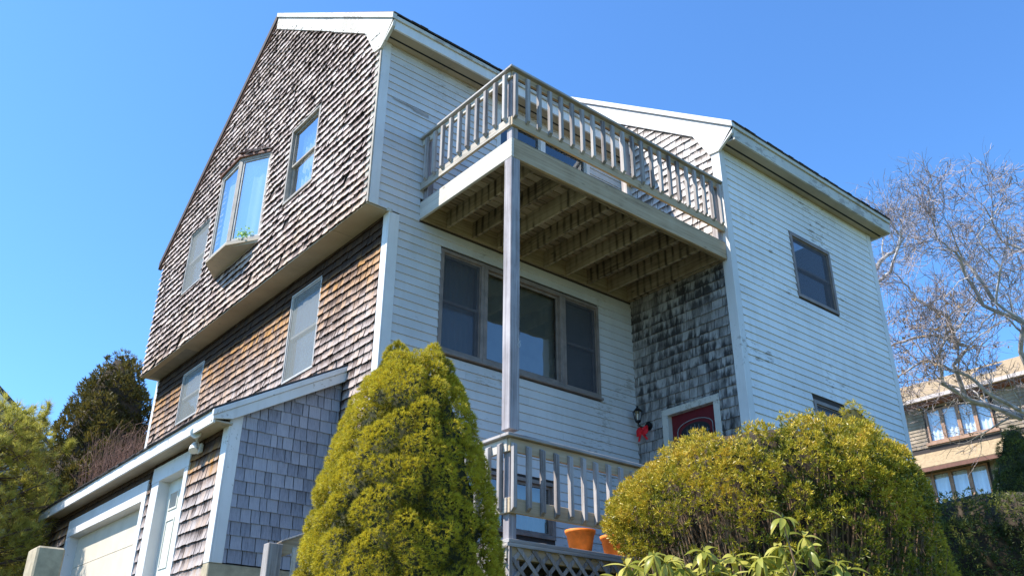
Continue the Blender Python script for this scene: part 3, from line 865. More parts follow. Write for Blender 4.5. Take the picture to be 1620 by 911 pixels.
# deck glass door
a0, a1, z0, z1 = d_deck
gd = frame4(FM, a0, a1, z0, z1, 0.08, -0.09, 0.022).build('glass_door', 'white_trim', house, bevel=0.003)
MB().box(FM, 2.75, 2.85, -0.09, 0.021, z0 + 0.08, z1 - 0.08).build('mullion', 'white_trim', gd)
pane_box(FM, a0 + 0.08, 2.75, z0 + 0.08, z1 - 0.08, -0.05, 'glass_reflective', gd)
pane_box(FM, 2.85, a1 - 0.08, z0 + 0.08, z1 - 0.08, -0.05, 'glass_reflective', gd)

# --- bay window on the gable
bz0, bz1 = 1.0, 2.75
xo = -0.685
bp = [(-C_, 3.60), (xo, 4.20), (xo, 5.02), (-C_, 5.50)]
bay = MB()
def seg_face(p, q):
    p = Vector((p[0], p[1], 0)); q = Vector((q[0], q[1], 0)); u = (q - p).normalized(); n_ = Vector((-u.y, u.x, 0))
    return Face(p, u, n_), (q - p).length
for i in range(3):
    F_, ln = seg_face(bp[i], bp[i + 1])
    frame4(F_, 0.0, ln, bz0, bz1, 0.055, -0.05, 0.0, bay, 0.06)
bayo = bay.build('bay_window', 'taupe_frame', house, bevel=0.003)
for i in range(3):
    F_, ln = seg_face(bp[i], bp[i + 1])
    frame4(F_, 0.057, ln - 0.057, bz0 + 0.062, bz1 - 0.057, 0.03, -0.045, -0.012).build('sash', 'silver_frame', bayo)
    pane_box(F_, 0.085, ln - 0.085, bz0 + 0.09, bz1 - 0.085, -0.03, 'glass_bay', bayo)
    cloth(F_, 0.06, ln - 0.06, bz0 + 0.05, bz1, -0.12, 'curtain', bayo, 0.008, 3)
mb = MB()
po = [(-C_ + 0.0, 3.575), (xo - 0.03, 4.18), (xo - 0.03, 5.04), (-C_, 5.525)]
pi = [(-C_, 3.60, 0.92), (xo + 0.02, 4.21, 0.955), (xo + 0.02, 5.01, 0.955), (-C_, 5.50, 0.92)]
vs = [(x, y, 0.999) for x, y in po] + [(x, y, 0.965) for x, y in po] + pi
fs = [(0, 1, 2, 3), (0, 4, 5, 1), (1, 5, 6, 2), (2, 6, 7, 3), (4, 8, 9, 5), (5, 9, 10, 6), (6, 10, 11, 7), (8, 11, 10, 9)]
mb.add(vs, fs); mb.build('sill', 'soffit_paint', bayo)
mb = MB(); top_in = [(-C_, 3.75, 3.08), (-C_, 5.35, 3.22)]
po2 = [(-C_, 3.57), (xo - 0.04, 4.17), (xo - 0.04, 5.05), (-C_, 5.53)]
vs = [(x, y, 2.752) for x, y in po2] + [(x, y, 2.79) for x, y in po2] + [(-C_, 4.2, 3.12), (-C_, 4.95, 3.12)]
fs = [(3, 2, 1, 0), (0, 1, 5, 4), (1, 2, 6, 5), (2, 3, 7, 6), (4, 5, 8), (5, 6, 9, 8), (6, 7, 9), (7, 4, 8, 9)]
mb.add(vs, fs); mb.build('roof', 'brown_trim', bayo)
for row in range(4):
    for k in range(13):
        s_ = k / 12; f_ = row / 4
        base = [Vector((-C_, 3.57, 2.80)), Vector((xo - 0.05, 4.17, 2.80)), Vector((xo - 0.05, 5.05, 2.80)), Vector((-C_, 5.53, 2.80))]
        tpo = [Vector((-C_, 4.2, 3.13)), Vector((-C_, 4.2, 3.13)), Vector((-C_, 4.95, 3.13)), Vector((-C_, 4.95, 3.13))]
        q = s_ * 3; i = min(2, int(q)); fr_ = q - i
        b_ = base[i].lerp(base[i + 1], fr_); t_ = tpo[i].lerp(tpo[i + 1], fr_)
        p_ = b_.lerp(t_, f_); q_ = b_.lerp(t_, min(1, f_ + 0.36))
        p_ += Vector((random.uniform(-0.02, 0.005), 0, random.uniform(0, 0.03)))
        mb = MB(); mb.beam(p_, q_, random.uniform(0.09, 0.14), 0.014, up=(random.uniform(-0.6, -0.2), random.uniform(-.2, .2), 1))
        mb.build('shingle', 'cedar_upper', bayo)
mb = MB()       # a house plant seen behind the bay glass
vv = []; tt = []
for _ in range(160):
    c_ = np.array([-0.50, 4.0, 1.14]) + RNG.normal(0, 1, 3) * np.array([0.05, 0.10, 0.06]); d_ = RNG.normal(0, 1, 3); d_ /= np.linalg.norm(d_); p_ = np.cross(d_, RNG.normal(0, 1, 3)); p_ /= np.linalg.norm(p_)
    vv += [c_, c_ + d_ * 0.03 + p_ * 0.014, c_ + d_ * 0.06, c_ + d_ * 0.03 - p_ * 0.014]; tt += [RNG.random()] * 4
plant = empty('house_plant', (-0.50, 4.0, 1.0), 'small green pot plant behind the glass of the bay window', 'plant')
arr_mesh('leaves', vv, 4, 'house_plant_leaf', plant, tt)
MB().lathe((-0.48, 4.0, 1.0), [(0.0, 0.0), (0.04, 0.0), (0.055, 0.09), (0.045, 0.09), (0.0, 0.08)]).build('pot', 'terracotta', plant)

# (weathered spot)
# a long strip of bare weathered wood on one clapboard of the upper front wall
mb = MB(); pts = [(-0.10 + 0.62 * t_ / 30, 1.86 - 0.04 * t_ / 30) for t_ in range(31)]; vs = []
for x, z in pts:
    w_ = 0.012 + 0.028 * abs(noise.noise(Vector((x * 14, 0, 3)))) + (0.02 if x > 0.25 else 0.0)
    vs += [FM.P(x, 0.0225, z - w_), FM.P(x, 0.0225, z + w_ * 0.8)]
mb.add(vs, [(2 * i, 2 * i + 2, 2 * i + 3, 2 * i + 1) for i in range(30)]); mb.build('peeled_strip', 'deck_wood_x', house)

# --- garage door and entry door
a0, a1, z0, z1 = g_door
gar = MB().box(FG, a0 - 0.15, a1 + 0.15, -0.175, 0.03, z1 - 0.003, -3.29).build('garage_door', 'white_trim', house, bevel=0.003)
for s_, e_ in ((a0 - 0.15, a0 + 0.004), (a1 - 0.004, a1 + 0.15)):
    MB().box(FG, s_, e_, -0.175, 0.028, z0, z1 - 0.004).build('jamb', 'white_trim', gar, bevel=0.003)
ph = (z1 - z0 + 0.02) / 4
for i in range(4):
    MB().box(FG, a0 + 0.005, a1 - 0.005, -0.17, -0.13, z0 - 0.0 + i * ph + 0.002, z0 + (i + 1) * ph).build('panel', 'garage_panel', gar, bevel=0.006)
a0, a1, z0, z1 = e_door
ed = MB().box(FG, a0 + 0.002, a1 - 0.002, -0.16, -0.12, z0 + 0.02, z1 - 0.002).build('door', 'door_cream', house, label='cream panelled side door beside the garage door')
MB().box(FG, a0 - 0.13, a1 + 0.29, -0.17, 0.032, z1 - 0.003, -3.18).build('door_head', 'white_trim', ed, bevel=0.003)
MB().box(FG, a0 - 0.12, a0 + 0.004, -0.175, 0.03, z0, z1 - 0.004).build('jamb', 'white_trim', ed, bevel=0.003)
MB().box(FG, a1 - 0.004, a1 + 0.27, -0.175, 0.03, z0, z1 - 0.004).build('jamb', 'white_trim', ed, bevel=0.003)
for k in (0, 1):
    l = a0 + 0.12 + k * 0.37
    for zz0, zz1 in ((z1 - 0.40, z1 - 0.16), (z1 - 1.15, z1 - 0.52), (z0 + 0.2, z1 - 1.27)):
        frame4(FG, l, l + 0.30, zz0, zz1, 0.022, -0.12, -0.108).build('panel_moulding', 'door_cream', ed)
    pane_box(FG, l + 0.022, l + 0.278, z1 - 0.378, z1 - 0.182, -0.115, 'glass_reflective', ed)
# --- red front door in the niche
a0, a1, z0, z1 = d_front
dr = MB().box(FN, a0 + 0.11, a1 - 0.11, -0.11, -0.07, z0, z1 - 0.1).build('door', 'red_door_paint', house, label='dark red front door with an arched leaded light')
MB().box(FN, a0, a1, -0.1, 0.03, z1 - 0.1, z1).build('door_head', 'old_trim', dr, bevel=0.003)
MB().box(FN, a0, a0 + 0.11, -0.1, 0.028, z0, z1 - 0.101).build('jamb', 'old_trim', dr, bevel=0.003)
MB().box(FN, a1 - 0.11, a1, -0.1, 0.028, z0, z1 - 0.101).build('jamb', 'old_trim', dr, bevel=0.003)
dc = (a0 + a1) / 2; arch = [(dc - 0.27, z1 - 1.0)] + [(dc - 0.27 * math.cos(t_ * math.pi / 10), z1 - 0.42 + 0.13 * math.sin(t_ * math.pi / 10)) for t_ in range(11)] + [(dc + 0.27, z1 - 1.0)]
mb = MB(); mb.prism(FN, arch, -0.069, -0.064); mb.build('pane', 'interior_dark', dr)
mb = MB()
big = [(dc + (a - dc) * 1.22, z + 0.05) for a, z in arch]
for p, q in zip(big[:-1], big[1:]): mb.beam(FN.P(p[0], -0.062, p[1]), FN.P(q[0], -0.062, q[1]), 0.012, 0.012, up=(1, 0, 0))
mb.build('moulding', 'lead_grey', dr)
mb = MB()
for k in range(-3, 4): mb.box(FN, dc + k * 0.075 - 0.003, dc + k * 0.075 + 0.003, -0.064, -0.060, z1 - 1.0, z1 - 0.44 + 0.12 * math.cos(k * 0.45))
for k in range(6): mb.box(FN, dc - 0.26, dc + 0.26, -0.0635, -0.0605, z1 - 0.95 + k * 0.1, z1 - 0.944 + k * 0.1)
mb.build('leading', 'lead_grey', dr)

# ------------------------------------------------------------------ upper deck (a part of the house, its pieces are sub-parts)
DX, DY = 0.47, -2.04
def baluster(F, a, zt, zb, o, parent, wd=0.05):
    """2x2 with a slanted foot and a slanted head, cut like the ones in the photo"""
    j = random.uniform(-0.006, 0.006); zt += random.uniform(-0.012, 0.012); zb += random.uniform(-0.012, 0.012)
    vs = []
    for aa in (a - wd / 2 + j, a + wd / 2 + j):
        for oo in (o, o + wd):
            front = oo > o
            vs.append(F.P(aa, oo, zb + (0.0 if front else 0.0) - (0.0 if front else 0.038))); vs.append(F.P(aa, oo, zt - (0.03 if front else 0)))
    return MB().hexa(vs).build('baluster', 'deck_wood_z', parent, bevel=0.003)
deck = MB().box(W, DX + 0.045, X1 - 0.03, DY, DY + 0.045, 0.03, 0.312).build('deck', 'beam_wood', house, bevel=0.005, label='upper wooden deck carried on one tall corner post')
MB().box(W, DX, DX + 0.043, DY - 0.002, -0.002, 0.03, 0.312).build('rim_joist', 'rim_wood', deck, bevel=0.005)
MB().box(W, DX + 0.045, X1 - 0.03, -0.045, -0.005, 0.035, 0.30).build('ledger', 'under_wood_x', deck)
MB().box(W, X1 - 0.05, X1 - 0.012, DY + 0.047, -0.047, 0.034, 0.299).build('joist', 'under_wood_y', deck)
MB().box(W, DX + 0.045, X1 - 0.052, DY + 0.047, DY + 0.09, 0.032, 0.298).build('beam', 'under_wood_x', deck)
for k in range(9):
    x = 0.93 + k * 0.463
    MB().box(W, x - 0.02, x + 0.02, DY + 0.092, -0.047, 0.04 + random.uniform(0, 0.008), 0.298).build('joist', 'under_wood_y', deck, bevel=0.003)
for k in range(14):
    y = DY + 0.004 + k * 0.1455
    mb = MB(); mb.box(W, DX + 0.046, X1 - 0.02, y + 0.006, y + 0.138, 0.3005, 0.336); mb.build('deck_board', 'under_wood_x', deck, bevel=0.005)
    if k: MB().box(W, DX + 0.05, X1 - 0.02, y - 0.0085, y + 0.0065, 0.322, 0.334).build('gap_debris', 'soil', deck, kind='stuff')
# railing
def railing(parent, ztop, zc, zr0, zr1, zb0, zb1, bt, bb, x_end, sp, y_end=-0.01, n_front=99, post_z0=0.314):
    top = zc
    # posts
    for px_, py_ in ((DX + 0.02, DY + 0.02),) + (((2.60, DY + 0.045), (X1 - 0.13, DY + 0.045), (DX + 0.045, -0.11)) if post_z0 > 0 else ((X1 - 0.13, DY + 0.045), (DX + 0.045, -0.11))):
        w = 0.10
        MB().box(W, px_, px_ + w, py_, py_ + w, post_z0, zr1 + 0.002).build('post', 'post_wood', parent, bevel=0.005)
    MB().box(W, DX - 0.005, x_end, DY - 0.019, DY + 0.019, zr0, zr1).build('rail', 'beam_wood', parent, bevel=0.004)
    MB().box(W, DX - 0.005, x_end, DY - 0.0185, DY + 0.019, zb0, zb1).build('rail', 'beam_wood', parent, bevel=0.004)
    MB().box(W, DX - 0.019, DX + 0.019, DY + 0.02, y_end, zr0, zr1 - 0.001).build('rail', 'rim_wood', parent, bevel=0.004)
    MB().box(W, DX - 0.0188, DX + 0.0192, DY + 0.02, y_end, zb0, zb1).build('rail', 'rim_wood', parent, bevel=0.004)
    MB().box(W, DX - 0.07, x_end + 0.01, DY - 0.07, DY + 0.07, zr1 + 0.002, zr1 + 0.04).build('handrail', 'deck_wood_x', parent, bevel=0.006)
    MB().box(W, DX - 0.069, DX + 0.071, DY + 0.071, y_end, zr1 + 0.0022, zr1 + 0.039).build('handrail', 'deck_wood_y', parent, bevel=0.006)
    x = DX + 0.03
    while x < x_end - 0.05:
        baluster(south(DY - 0.0192), x, bt, bb, 0.0, parent); x += sp
    y = DY + 0.10
    while y < y_end - 0.05:
        baluster(west(DX - 0.0192), y, bt, bb, 0.0, parent); y += sp
railing(deck, 1.40, 1.38, 1.265, 1.36, 0.50, 0.635, 1.33, 0.62, X1 - 0.03, 0.1965)
# tall corner post
post = MB().box(W, DX, DX + 0.14, DY - 0.0, DY + 0.14, -3.452, 0.0295).build('post', 'post_wood', deck, bevel=0.006, label='tall square corner post holding up the deck')
mb = MB()
c8 = Vector((0.60, DY - 0.003, -2.44))
pts = [c8 + Vector((0.026 * math.sin(t_), 0, 0.062 * math.cos(t_ / 1.0) * 0.0)) for t_ in (0,)]
path = []
for t_ in np.linspace(0, 1, 25):
    an = -0.5 * math.pi + 0 * t_
    path.append(c8 + Vector((0.022 * math.sin(2 * math.pi * t_ * 1.0 + 2.6) * (1.15 if t_ < 0.5 else 1.0), 0, 0.055 * math.cos(math.pi * 2 * t_ / 2.0 * 1.0 - 0.35))))
fig = [(-0.020, 0.058), (-0.008, 0.030), (0.012, 0.0), (0.018, -0.026), (0.006, -0.048), (-0.014, -0.046), (-0.022, -0.024), (-0.012, -0.002), (0.006, 0.018), (0.026, 0.034)]
mb.tube([c8 + Vector((x, 0, z)) for x, z in fig], 0.0028, 5)
mb.build('digit', 'digit_metal', deck)
mb = MB(); c1 = c8 + Vector((0.004, 0, 0.15)); mb.tube([c1 + Vector((-0.012, 0, 0.02)), c1 + Vector((0.004, 0, 0.04)), c1 + Vector((0.002, 0, -0.045))], 0.0022, 5)
mb.build('digit', 'twig_dark', deck)

# ------------------------------------------------------------------ lower porch
PF = -4.60
porch = MB().box(W, DX, X1 - 0.03, DY + 0.0, DY + 0.045, PF - 0.19, PF - 0.04).build('porch', 'beam_wood', house, bevel=0.004, label='lower wooden porch with lattice skirt under the deck')
for k in range(14):
    y = DY - 0.03 + k * 0.1465
    MB().box(W, DX - 0.02, X1 - 0.03, y, y + 0.14, PF - 0.038, PF).build('deck_board', 'deck_wood_x', porch, bevel=0.003)
railing(porch, -3.5, -3.5, -3.70, -3.555, -4.34, -4.185, -3.60, -4.285, X1 - 0.03, 0.2, y_end=-0.6, post_z0=PF + 0.001)
MB().box(W, DX + 0.02, DX + 0.16, DY + 0.019, DY + 0.159, -5.9, PF - 0.039).build('post', 'post_wood', porch, bevel=0.005)
MB().box(W, DX - 0.02, DX + 0.0, DY + 0.01, -0.02, PF - 0.19, PF - 0.04).build('rim_joist', 'rim_wood', porch)
def lattice(F, a0, a1, z0, z1, par):
    sp = 0.19; w_ = 0.04; hgt = z1 - z0; rest = []; n_ = 0
    for sgn, off in ((1, 0.0), (-1, 0.0085)):
        k = a0 - hgt
        while k < a1 + hgt:
            # line a = k + sgn*(z - z0)
            pts = []
            za, zb = z0, z1
            s0, s1 = k, k + sgn * hgt
            lo_, hi_ = (s0, s1)
            # clip to a0..a1
            def zat(a): return z0 + (a - k) / sgn
            if min(s0, s1) < a1 and max(s0, s1) > a0:
                for bound in (a0, a1):
                    if (s0 - bound) * (s1 - bound) < 0:
                        zc_ = zat(bound)
                        inside_low = a0 < s0 < a1 or (abs(s0 - bound) < 1e-9)
                        if a0 <= s0 <= a1: s1 = bound; zb = zc_
                        elif a0 <= s1 <= a1: s0 = bound; za = zc_
                        else:
                            if bound == (a0 if s0 < a0 else a1): s0 = bound; za = zc_
                            else: s1 = bound; zb = zc_
                if zb - za > 0.03:
                    mb = MB(); hw = w_ * 0.707
                    mb.hexa([F.P(s0 - hw, off, za), F.P(s0 - hw, off + 0.008, za), F.P(s0 + hw, off, za), F.P(s0 + hw, off + 0.008, za),
                             F.P(s1 - hw, off, zb), F.P(s1 - hw, off + 0.008, zb), F.P(s1 + hw, off, zb), F.P(s1 + hw, off + 0.008, zb)])
                    mb.build('lattice_strip', 'deck_wood_z', par)
            k += sp
lattice(south(DY - 0.0), DX + 0.03, 3.2, -5.85, PF - 0.042, porch)
lattice(west(DX - 0.022), DY + 0.03, -0.7, -5.7, PF - 0.042, porch)
MB().box(W, DX - 0.04, 4.6, DY - 0.031, DY - 0.017, PF - 0.075, PF - 0.04).build('trim_board', 'deck_wood_x', porch)
MB().box(W, DX - 0.005, DX + 0.03, DY - 0.02, DY - 0.0, -5.9, PF - 0.076).build('trim_board', 'deck_wood_z', porch)
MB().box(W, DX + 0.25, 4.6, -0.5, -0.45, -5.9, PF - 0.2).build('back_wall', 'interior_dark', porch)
# stairs down to the left of the porch with their railing
for k in range(5):
    MB().box(W, DX - 0.34 - k * 0.28, DX - 0.05 - k * 0.28, -1.5, -0.62, PF - 0.20 - k * 0.18, PF - 0.16 - k * 0.18).build('stair_tread', 'deck_wood_y', porch)
for yy in (-1.5, -0.66):
    MB().beam((DX - 0.03, yy, PF - 0.26), (DX - 1.6, yy, PF - 0.26 - 1.0), 0.04, 0.22).build('stringer', 'deck_wood_x', porch)
sr = empty('stair_railing', (-1.62, -1.0, -5.6), 'weathered grey stair railing with square post between spruce and shingled garage wall', 'railing')
MB().box(W, -1.64, -1.50, -1.07, -0.95, -5.8, -4.755).build('post', 'deck_wood_z', sr, bevel=0.005)
MB().beam((-1.50, -1.0, -4.80), (-0.3, -1.0, -4.27), 0.04, 0.135).build('rail', 'beam_wood', sr, bevel=0.003)
MB().beam((-1.50, -1.0, -4.725), (-0.3, -1.0, -4.195), 0.06, 0.012).build('handrail', 'rim_wood', sr)
for k in range(5):
    x = -1.36 + k * 0.2; zt = -4.83 + (x + 1.5) * 0.44
    MB().box(W, x - 0.018, x + 0.018, -1.052, -1.021, zt - 0.75, zt - 0.0).build('baluster', 'rim_wood', sr)

# ------------------------------------------------------------------ write out shingles and clapboards: the largest in the picture singly, the rest joined
for kind in ('shingle', 'clapboard'):
    lst = sorted([p for p in PIECES if p[1] == kind], key=lambda p: -p[0])
    one, rest = lst[:245 if kind == 'shingle' else 295], lst[245 if kind == 'shingle' else 295:]
    for p in one:
        mb = MB(); mb.add(p[4], p[5], p[6], p[7]); mb.build(kind, p[3], p[2])
    groups = {}
    for p in rest:
        groups.setdefault((p[2].name, p[3]), (p[2], MB()))[1].add(p[4], p[5], p[6], p[7])
    for (wn2, mt), (wl_, mb) in groups.items():
        mb.build(kind, mt, wl_, kind='stuff')

MB().tube([(-0.035, 0.835, -1.97), (-0.04, 0.80, -2.3), (-0.03, 0.82, -2.9), (-0.035, 0.84, -4.6)], 0.007, 5).build('cable', 'black_metal', house)
MB().tube([(-0.16, 0.79, -2.02), (-0.16, 0.80, -2.34)], 0.006, 5).build('cable', 'black_metal', house)

# ------------------------------------------------------------------ small things on and by the house
for (x, lab) in ((1.70, 'orange plastic flower pot standing clear on the porch edge'), (2.25, 'orange plastic flower pot half hidden by the clipped hedge')):
    p = empty('flower_pot', (x, -1.80, PF), lab, 'flower pot', 'orange pots on the porch')
    MB().lathe((x, -1.80, PF), [(0.0, 0.0), (0.115, 0.0), (0.158, 0.225), (0.170, 0.226), (0.175, 0.265), (0.162, 0.265), (0.150, 0.225), (0.0, 0.215)], 28).build('pot_body', 'terracotta', p, smooth=True)
    MB().lathe((x, -1.80, PF + 0.217), [(0.148, 0.0), (0.08, 0.012), (0.0, 0.008)], 20).build('soil', 'soil', p)
ln = empty('wall_lantern', (X1 - 0.02, -0.27, -2.1), 'black carriage lantern on the wall beside the red front door', 'lantern')
lx, ly, lz = X1 - 0.17, -0.17, -2.00
def oct_(mb, prof, n_=6): return mb.lathe((lx, ly, lz), prof, n_)
oct_(MB(), [(0.0, 0.165), (0.012, 0.16), (0.016, 0.13), (0.03, 0.12), (0.075, 0.075), (0.085, 0.06), (0.0, 0.058)]).build('cap', 'black_metal', ln)
oct_(MB(), [(0.0, -0.11), (0.03, -0.11), (0.045, -0.09), (0.045, -0.075), (0.0, -0.07)]).build('base', 'black_metal', ln)
oct_(MB(), [(0.068, 0.057), (0.04, -0.073)]).build('pane', 'lamp_glass', ln)
mb = MB()
for k in range(6):
    an = k * math.pi / 3; mb.tube([(lx + 0.07 * math.cos(an), ly + 0.07 * math.sin(an), lz + 0.06), (lx + 0.042 * math.cos(an), ly + 0.042 * math.sin(an), lz - 0.075)], 0.006, 4)
mb.build('bar', 'black_metal', ln)
MB().tube([(lx, ly, lz - 0.065), (lx, ly, lz + 0.03)], 0.014, 8).build('bulb', 'white_plastic', ln)
MB().tube([(lx, ly, lz - 0.1), (lx + 0.02, ly, lz - 0.16), (X1 - 0.08, ly - 0.02, lz - 0.17), (X1 - 0.02, ly - 0.06, lz - 0.14)], 0.012, 6).build('arm', 'black_metal', ln)
MB().tube([(X1 - 0.045, ly - 0.09, lz - 0.16), (X1 - 0.017, ly - 0.09, lz - 0.16)], 0.07, 16).build('back_plate', 'black_metal', ln)
bw = empty('bow', (X1 - 0.12, -0.22, -2.33), 'bright red ribbon bow hanging under the black wall lantern', 'bow')
def loop(sy, z_):
    mb = MB(); c_ = Vector((X1 - 0.12, -0.20, -2.24)); pts = []
    for t_ in range(11):
        an = t_ / 10 * 2 * math.pi
        pts.append(c_ + Vector((0.03 * math.sin(an), sy * (0.06 - 0.06 * math.cos(an)), z_ * 0.05 * math.sin(an))))
    vs = []
    for p in pts: vs += [p + Vector((0, 0, 0.035)), p - Vector((0, 0, 0.035))]
    mb.add(vs, [(2 * i, 2 * i + 1, 2 * i + 3, 2 * i + 2) for i in range(10)]); return mb
loop(1, 1).build('loop', 'red_cloth', bw, smooth=True); loop(-1, 1).build('loop', 'red_cloth', bw, smooth=True)
MB().lathe((X1 - 0.13, -0.20, -2.24), [(0.0, -0.03), (0.022, -0.02), (0.03, 0.0), (0.022, 0.02), (0.0, 0.03)], 10).build('knot', 'red_cloth', bw, smooth=True)
for sy in (-1, 1):
    mb = MB(); c_ = Vector((X1 - 0.12, -0.20, -2.25)); vs = []
    for t_ in range(5):
        p = c_ + Vector((-0.01 * math.sin(t_), sy * 0.022 * t_, -0.035 * t_)); vs += [p + Vector((0, 0.024, 0)), p - Vector((0, 0.024, 0))]
    mb.add(vs, [(2 * i, 2 * i + 1, 2 * i + 3, 2 * i + 2) for i in range(4)]); mb.build('ribbon_tail', 'red_cloth', bw, smooth=True)
sl = empty('security_light', (-1.46, 1.62, -3.25), 'white twin-head security light under the garage eave', 'light')
MB().box(FG, 1.60, 1.72, 0.014, 0.06, -3.30, -3.18).build('base', 'white_plastic', sl, bevel=0.01)
def spot(c_, d_, r_, l_):
    c_ = Vector(c_); d_ = Vector(d_).normalized()
    return MB().tube([c_, c_ + d_ * l_ * 0.3, c_ + d_ * l_ * 0.6, c_ + d_ * l_], [r_ * 0.55, r_ * 0.75, r_, r_ * 1.02], 16)
spot((-1.57, 1.56, -3.12), (-0.45, -1.0, -0.05), 0.065, 0.18).build('lamp_head', 'white_plastic', sl)
MB().tube([Vector((-1.57, 1.56, -3.12)) + Vector((-0.45, -1, -0.05)).normalized() * 0.181, Vector((-1.57, 1.56, -3.12)) + Vector((-0.45, -1, -0.05)).normalized() * 0.184], 0.052, 16).build('lens', 'curtain', sl)
spot((-1.55, 1.62, -3.20), (-0.25, -0.5, -0.9), 0.055, 0.13).build('lamp_head', 'white_plastic', sl)
MB().tube([(-1.47, 1.66, -3.24), (-1.53, 1.62, -3.17), (-1.57, 1.56, -3.12)], 0.016, 6).build('arm', 'white_plastic', sl)
pl = empty('concrete_pillar', (-2.93, 1.62, -5.7), 'squat tan concrete pillar at the near end of the garage front', 'pillar')
MB().box(W, -3.06, -2.78, 1.5, 1.9, -6.1, -4.61).build('shaft', 'concrete', pl, bevel=0.02)

# ------------------------------------------------------------------ foliage
def unit(a): return a / np.maximum(np.linalg.norm(a, axis=-1, keepdims=True), 1e-9)
def clumps(P, D, n, length, width, spread, tints, quad=False, lvar=0.4, tvar=0.25):
    """n needles or leaves fanning from each point P about direction D"""
    m = len(P); P = np.repeat(P, n, 0); D = np.repeat(D, n, 0)
    d = unit(D + RNG.normal(0, spread, (m * n, 3)))
    s = unit(np.cross(d, RNG.normal(0, 1, (m * n, 3))))
    ln = length * (1 + RNG.uniform(-lvar, lvar, (m * n, 1)))
    b = P + d * ln * RNG.uniform(0.0, 0.25, (m * n, 1))
    t = np.clip(np.repeat(tints, n) + RNG.uniform(-tvar, tvar, m * n), 0, 1)
    if quad:
        V = np.stack([b, b + d * ln * 0.5 + s * width / 2, b + d * ln, b + d * ln * 0.5 - s * width / 2], 1).reshape(-1, 3)
        return V, np.repeat(t, 4)
    V = np.stack([b + s * width / 2, b - s * width / 2, b + d * ln], 1).reshape(-1, 3)
    return V, np.repeat(t, 3)

def surf_points(n, rad_fn, z0, z1, c, lumps, lump_r, amp, seed, depth=0.12, squash=1.0, rot=0.0):
    """points on a bumpy body of revolution: rad_fn(z) radius"""
    rng = np.random.default_rng(seed)
    def samp(k):
        z = rng.uniform(z0, z1, k * 3); r_ = np.array([rad_fn(q) for q in z]); keep = rng.uniform(0, max(r_), len(z)) < r_ + 0.03
        z = z[keep][:k]; r_ = r_[keep][:k]; th = rng.uniform(0, 2 * np.pi, len(z)); return z, r_, th
    lz, lr, lt = samp(lumps)
    Lc = np.stack([lr * np.cos(lt), lr * np.sin(lt), lz], 1)
    z, r_, th = samp(n)
    S = np.stack([r_ * np.cos(th), r_ * np.sin(th), z], 1)
    eps = 0.02; dr = np.array([(rad_fn(q + eps) - rad_fn(q - eps)) / (2 * eps) for q in z])
    Nn = unit(np.stack([np.cos(th), np.sin(th), -np.clip(dr, -3, 3)], 1))
    dmin = np.full(len(S), 9.0); near = np.zeros(len(S), int)
    for i in range(0, len(S), 4000):
        dd = np.linalg.norm(S[i:i + 4000, None] - Lc[None], axis=2); near[i:i + 4000] = dd.argmin(1); dmin[i:i + 4000] = dd.min(1)
    h = np.sqrt(np.clip(1 - (dmin / lump_r) ** 2, 0, 1))
    S = S + Nn * (amp * (h - 0.5))[:, None] - Nn * (rng.random(len(S)) ** 2 * depth)[:, None]
    Nl = unit(Nn + unit(S - Lc[near]) * 0.7)
    S = S * np.array([squash, 1, 1]); 
    if rot:
        cr, sr_ = math.cos(rot), math.sin(rot); R_ = np.array([[cr, -sr_, 0], [sr_, cr, 0], [0, 0, 1]]); S = S @ R_.T; Nl = Nl @ R_.T
    return S + np.array([c[0], c[1], 0]), Nl, h, near

def core(rad_fn, z0, z1, c, k, mat, parent, squash=1.0, rot=0.0, name='shadow_core'):  # opaque dark body added inside the crown so its gaps look shadowed
    vs = []; nr, nc = 22, 28
    for i in range(nr + 1):
        z = z0 + (z1 - z0) * i / nr
        for j in range(nc):
            th = 2 * math.pi * j / nc; r_ = rad_fn(z) * k * (1 + 0.12 * noise.noise(Vector((math.cos(th) * 4, math.sin(th) * 4, z * 5))))
            x, y = r_ * math.cos(th) * squash, r_ * math.sin(th)
            vs.append((c[0] + x * math.cos(rot) - y * math.sin(rot), c[1] + x * math.sin(rot) + y * math.cos(rot), z))
    fs = [(i * nc + j, i * nc + (j + 1) % nc, (i + 1) * nc + (j + 1) % nc, (i + 1) * nc + j) for i in range(nr) for j in range(nc)]
    return MB().add(vs, fs).build(name, mat, parent, smooth=True)

def interp(tab): 
    zs = [t_[0] for t_ in tab]; rs = [t_[1] for t_ in tab]
    return lambda z: float(np.interp(z, zs, rs))

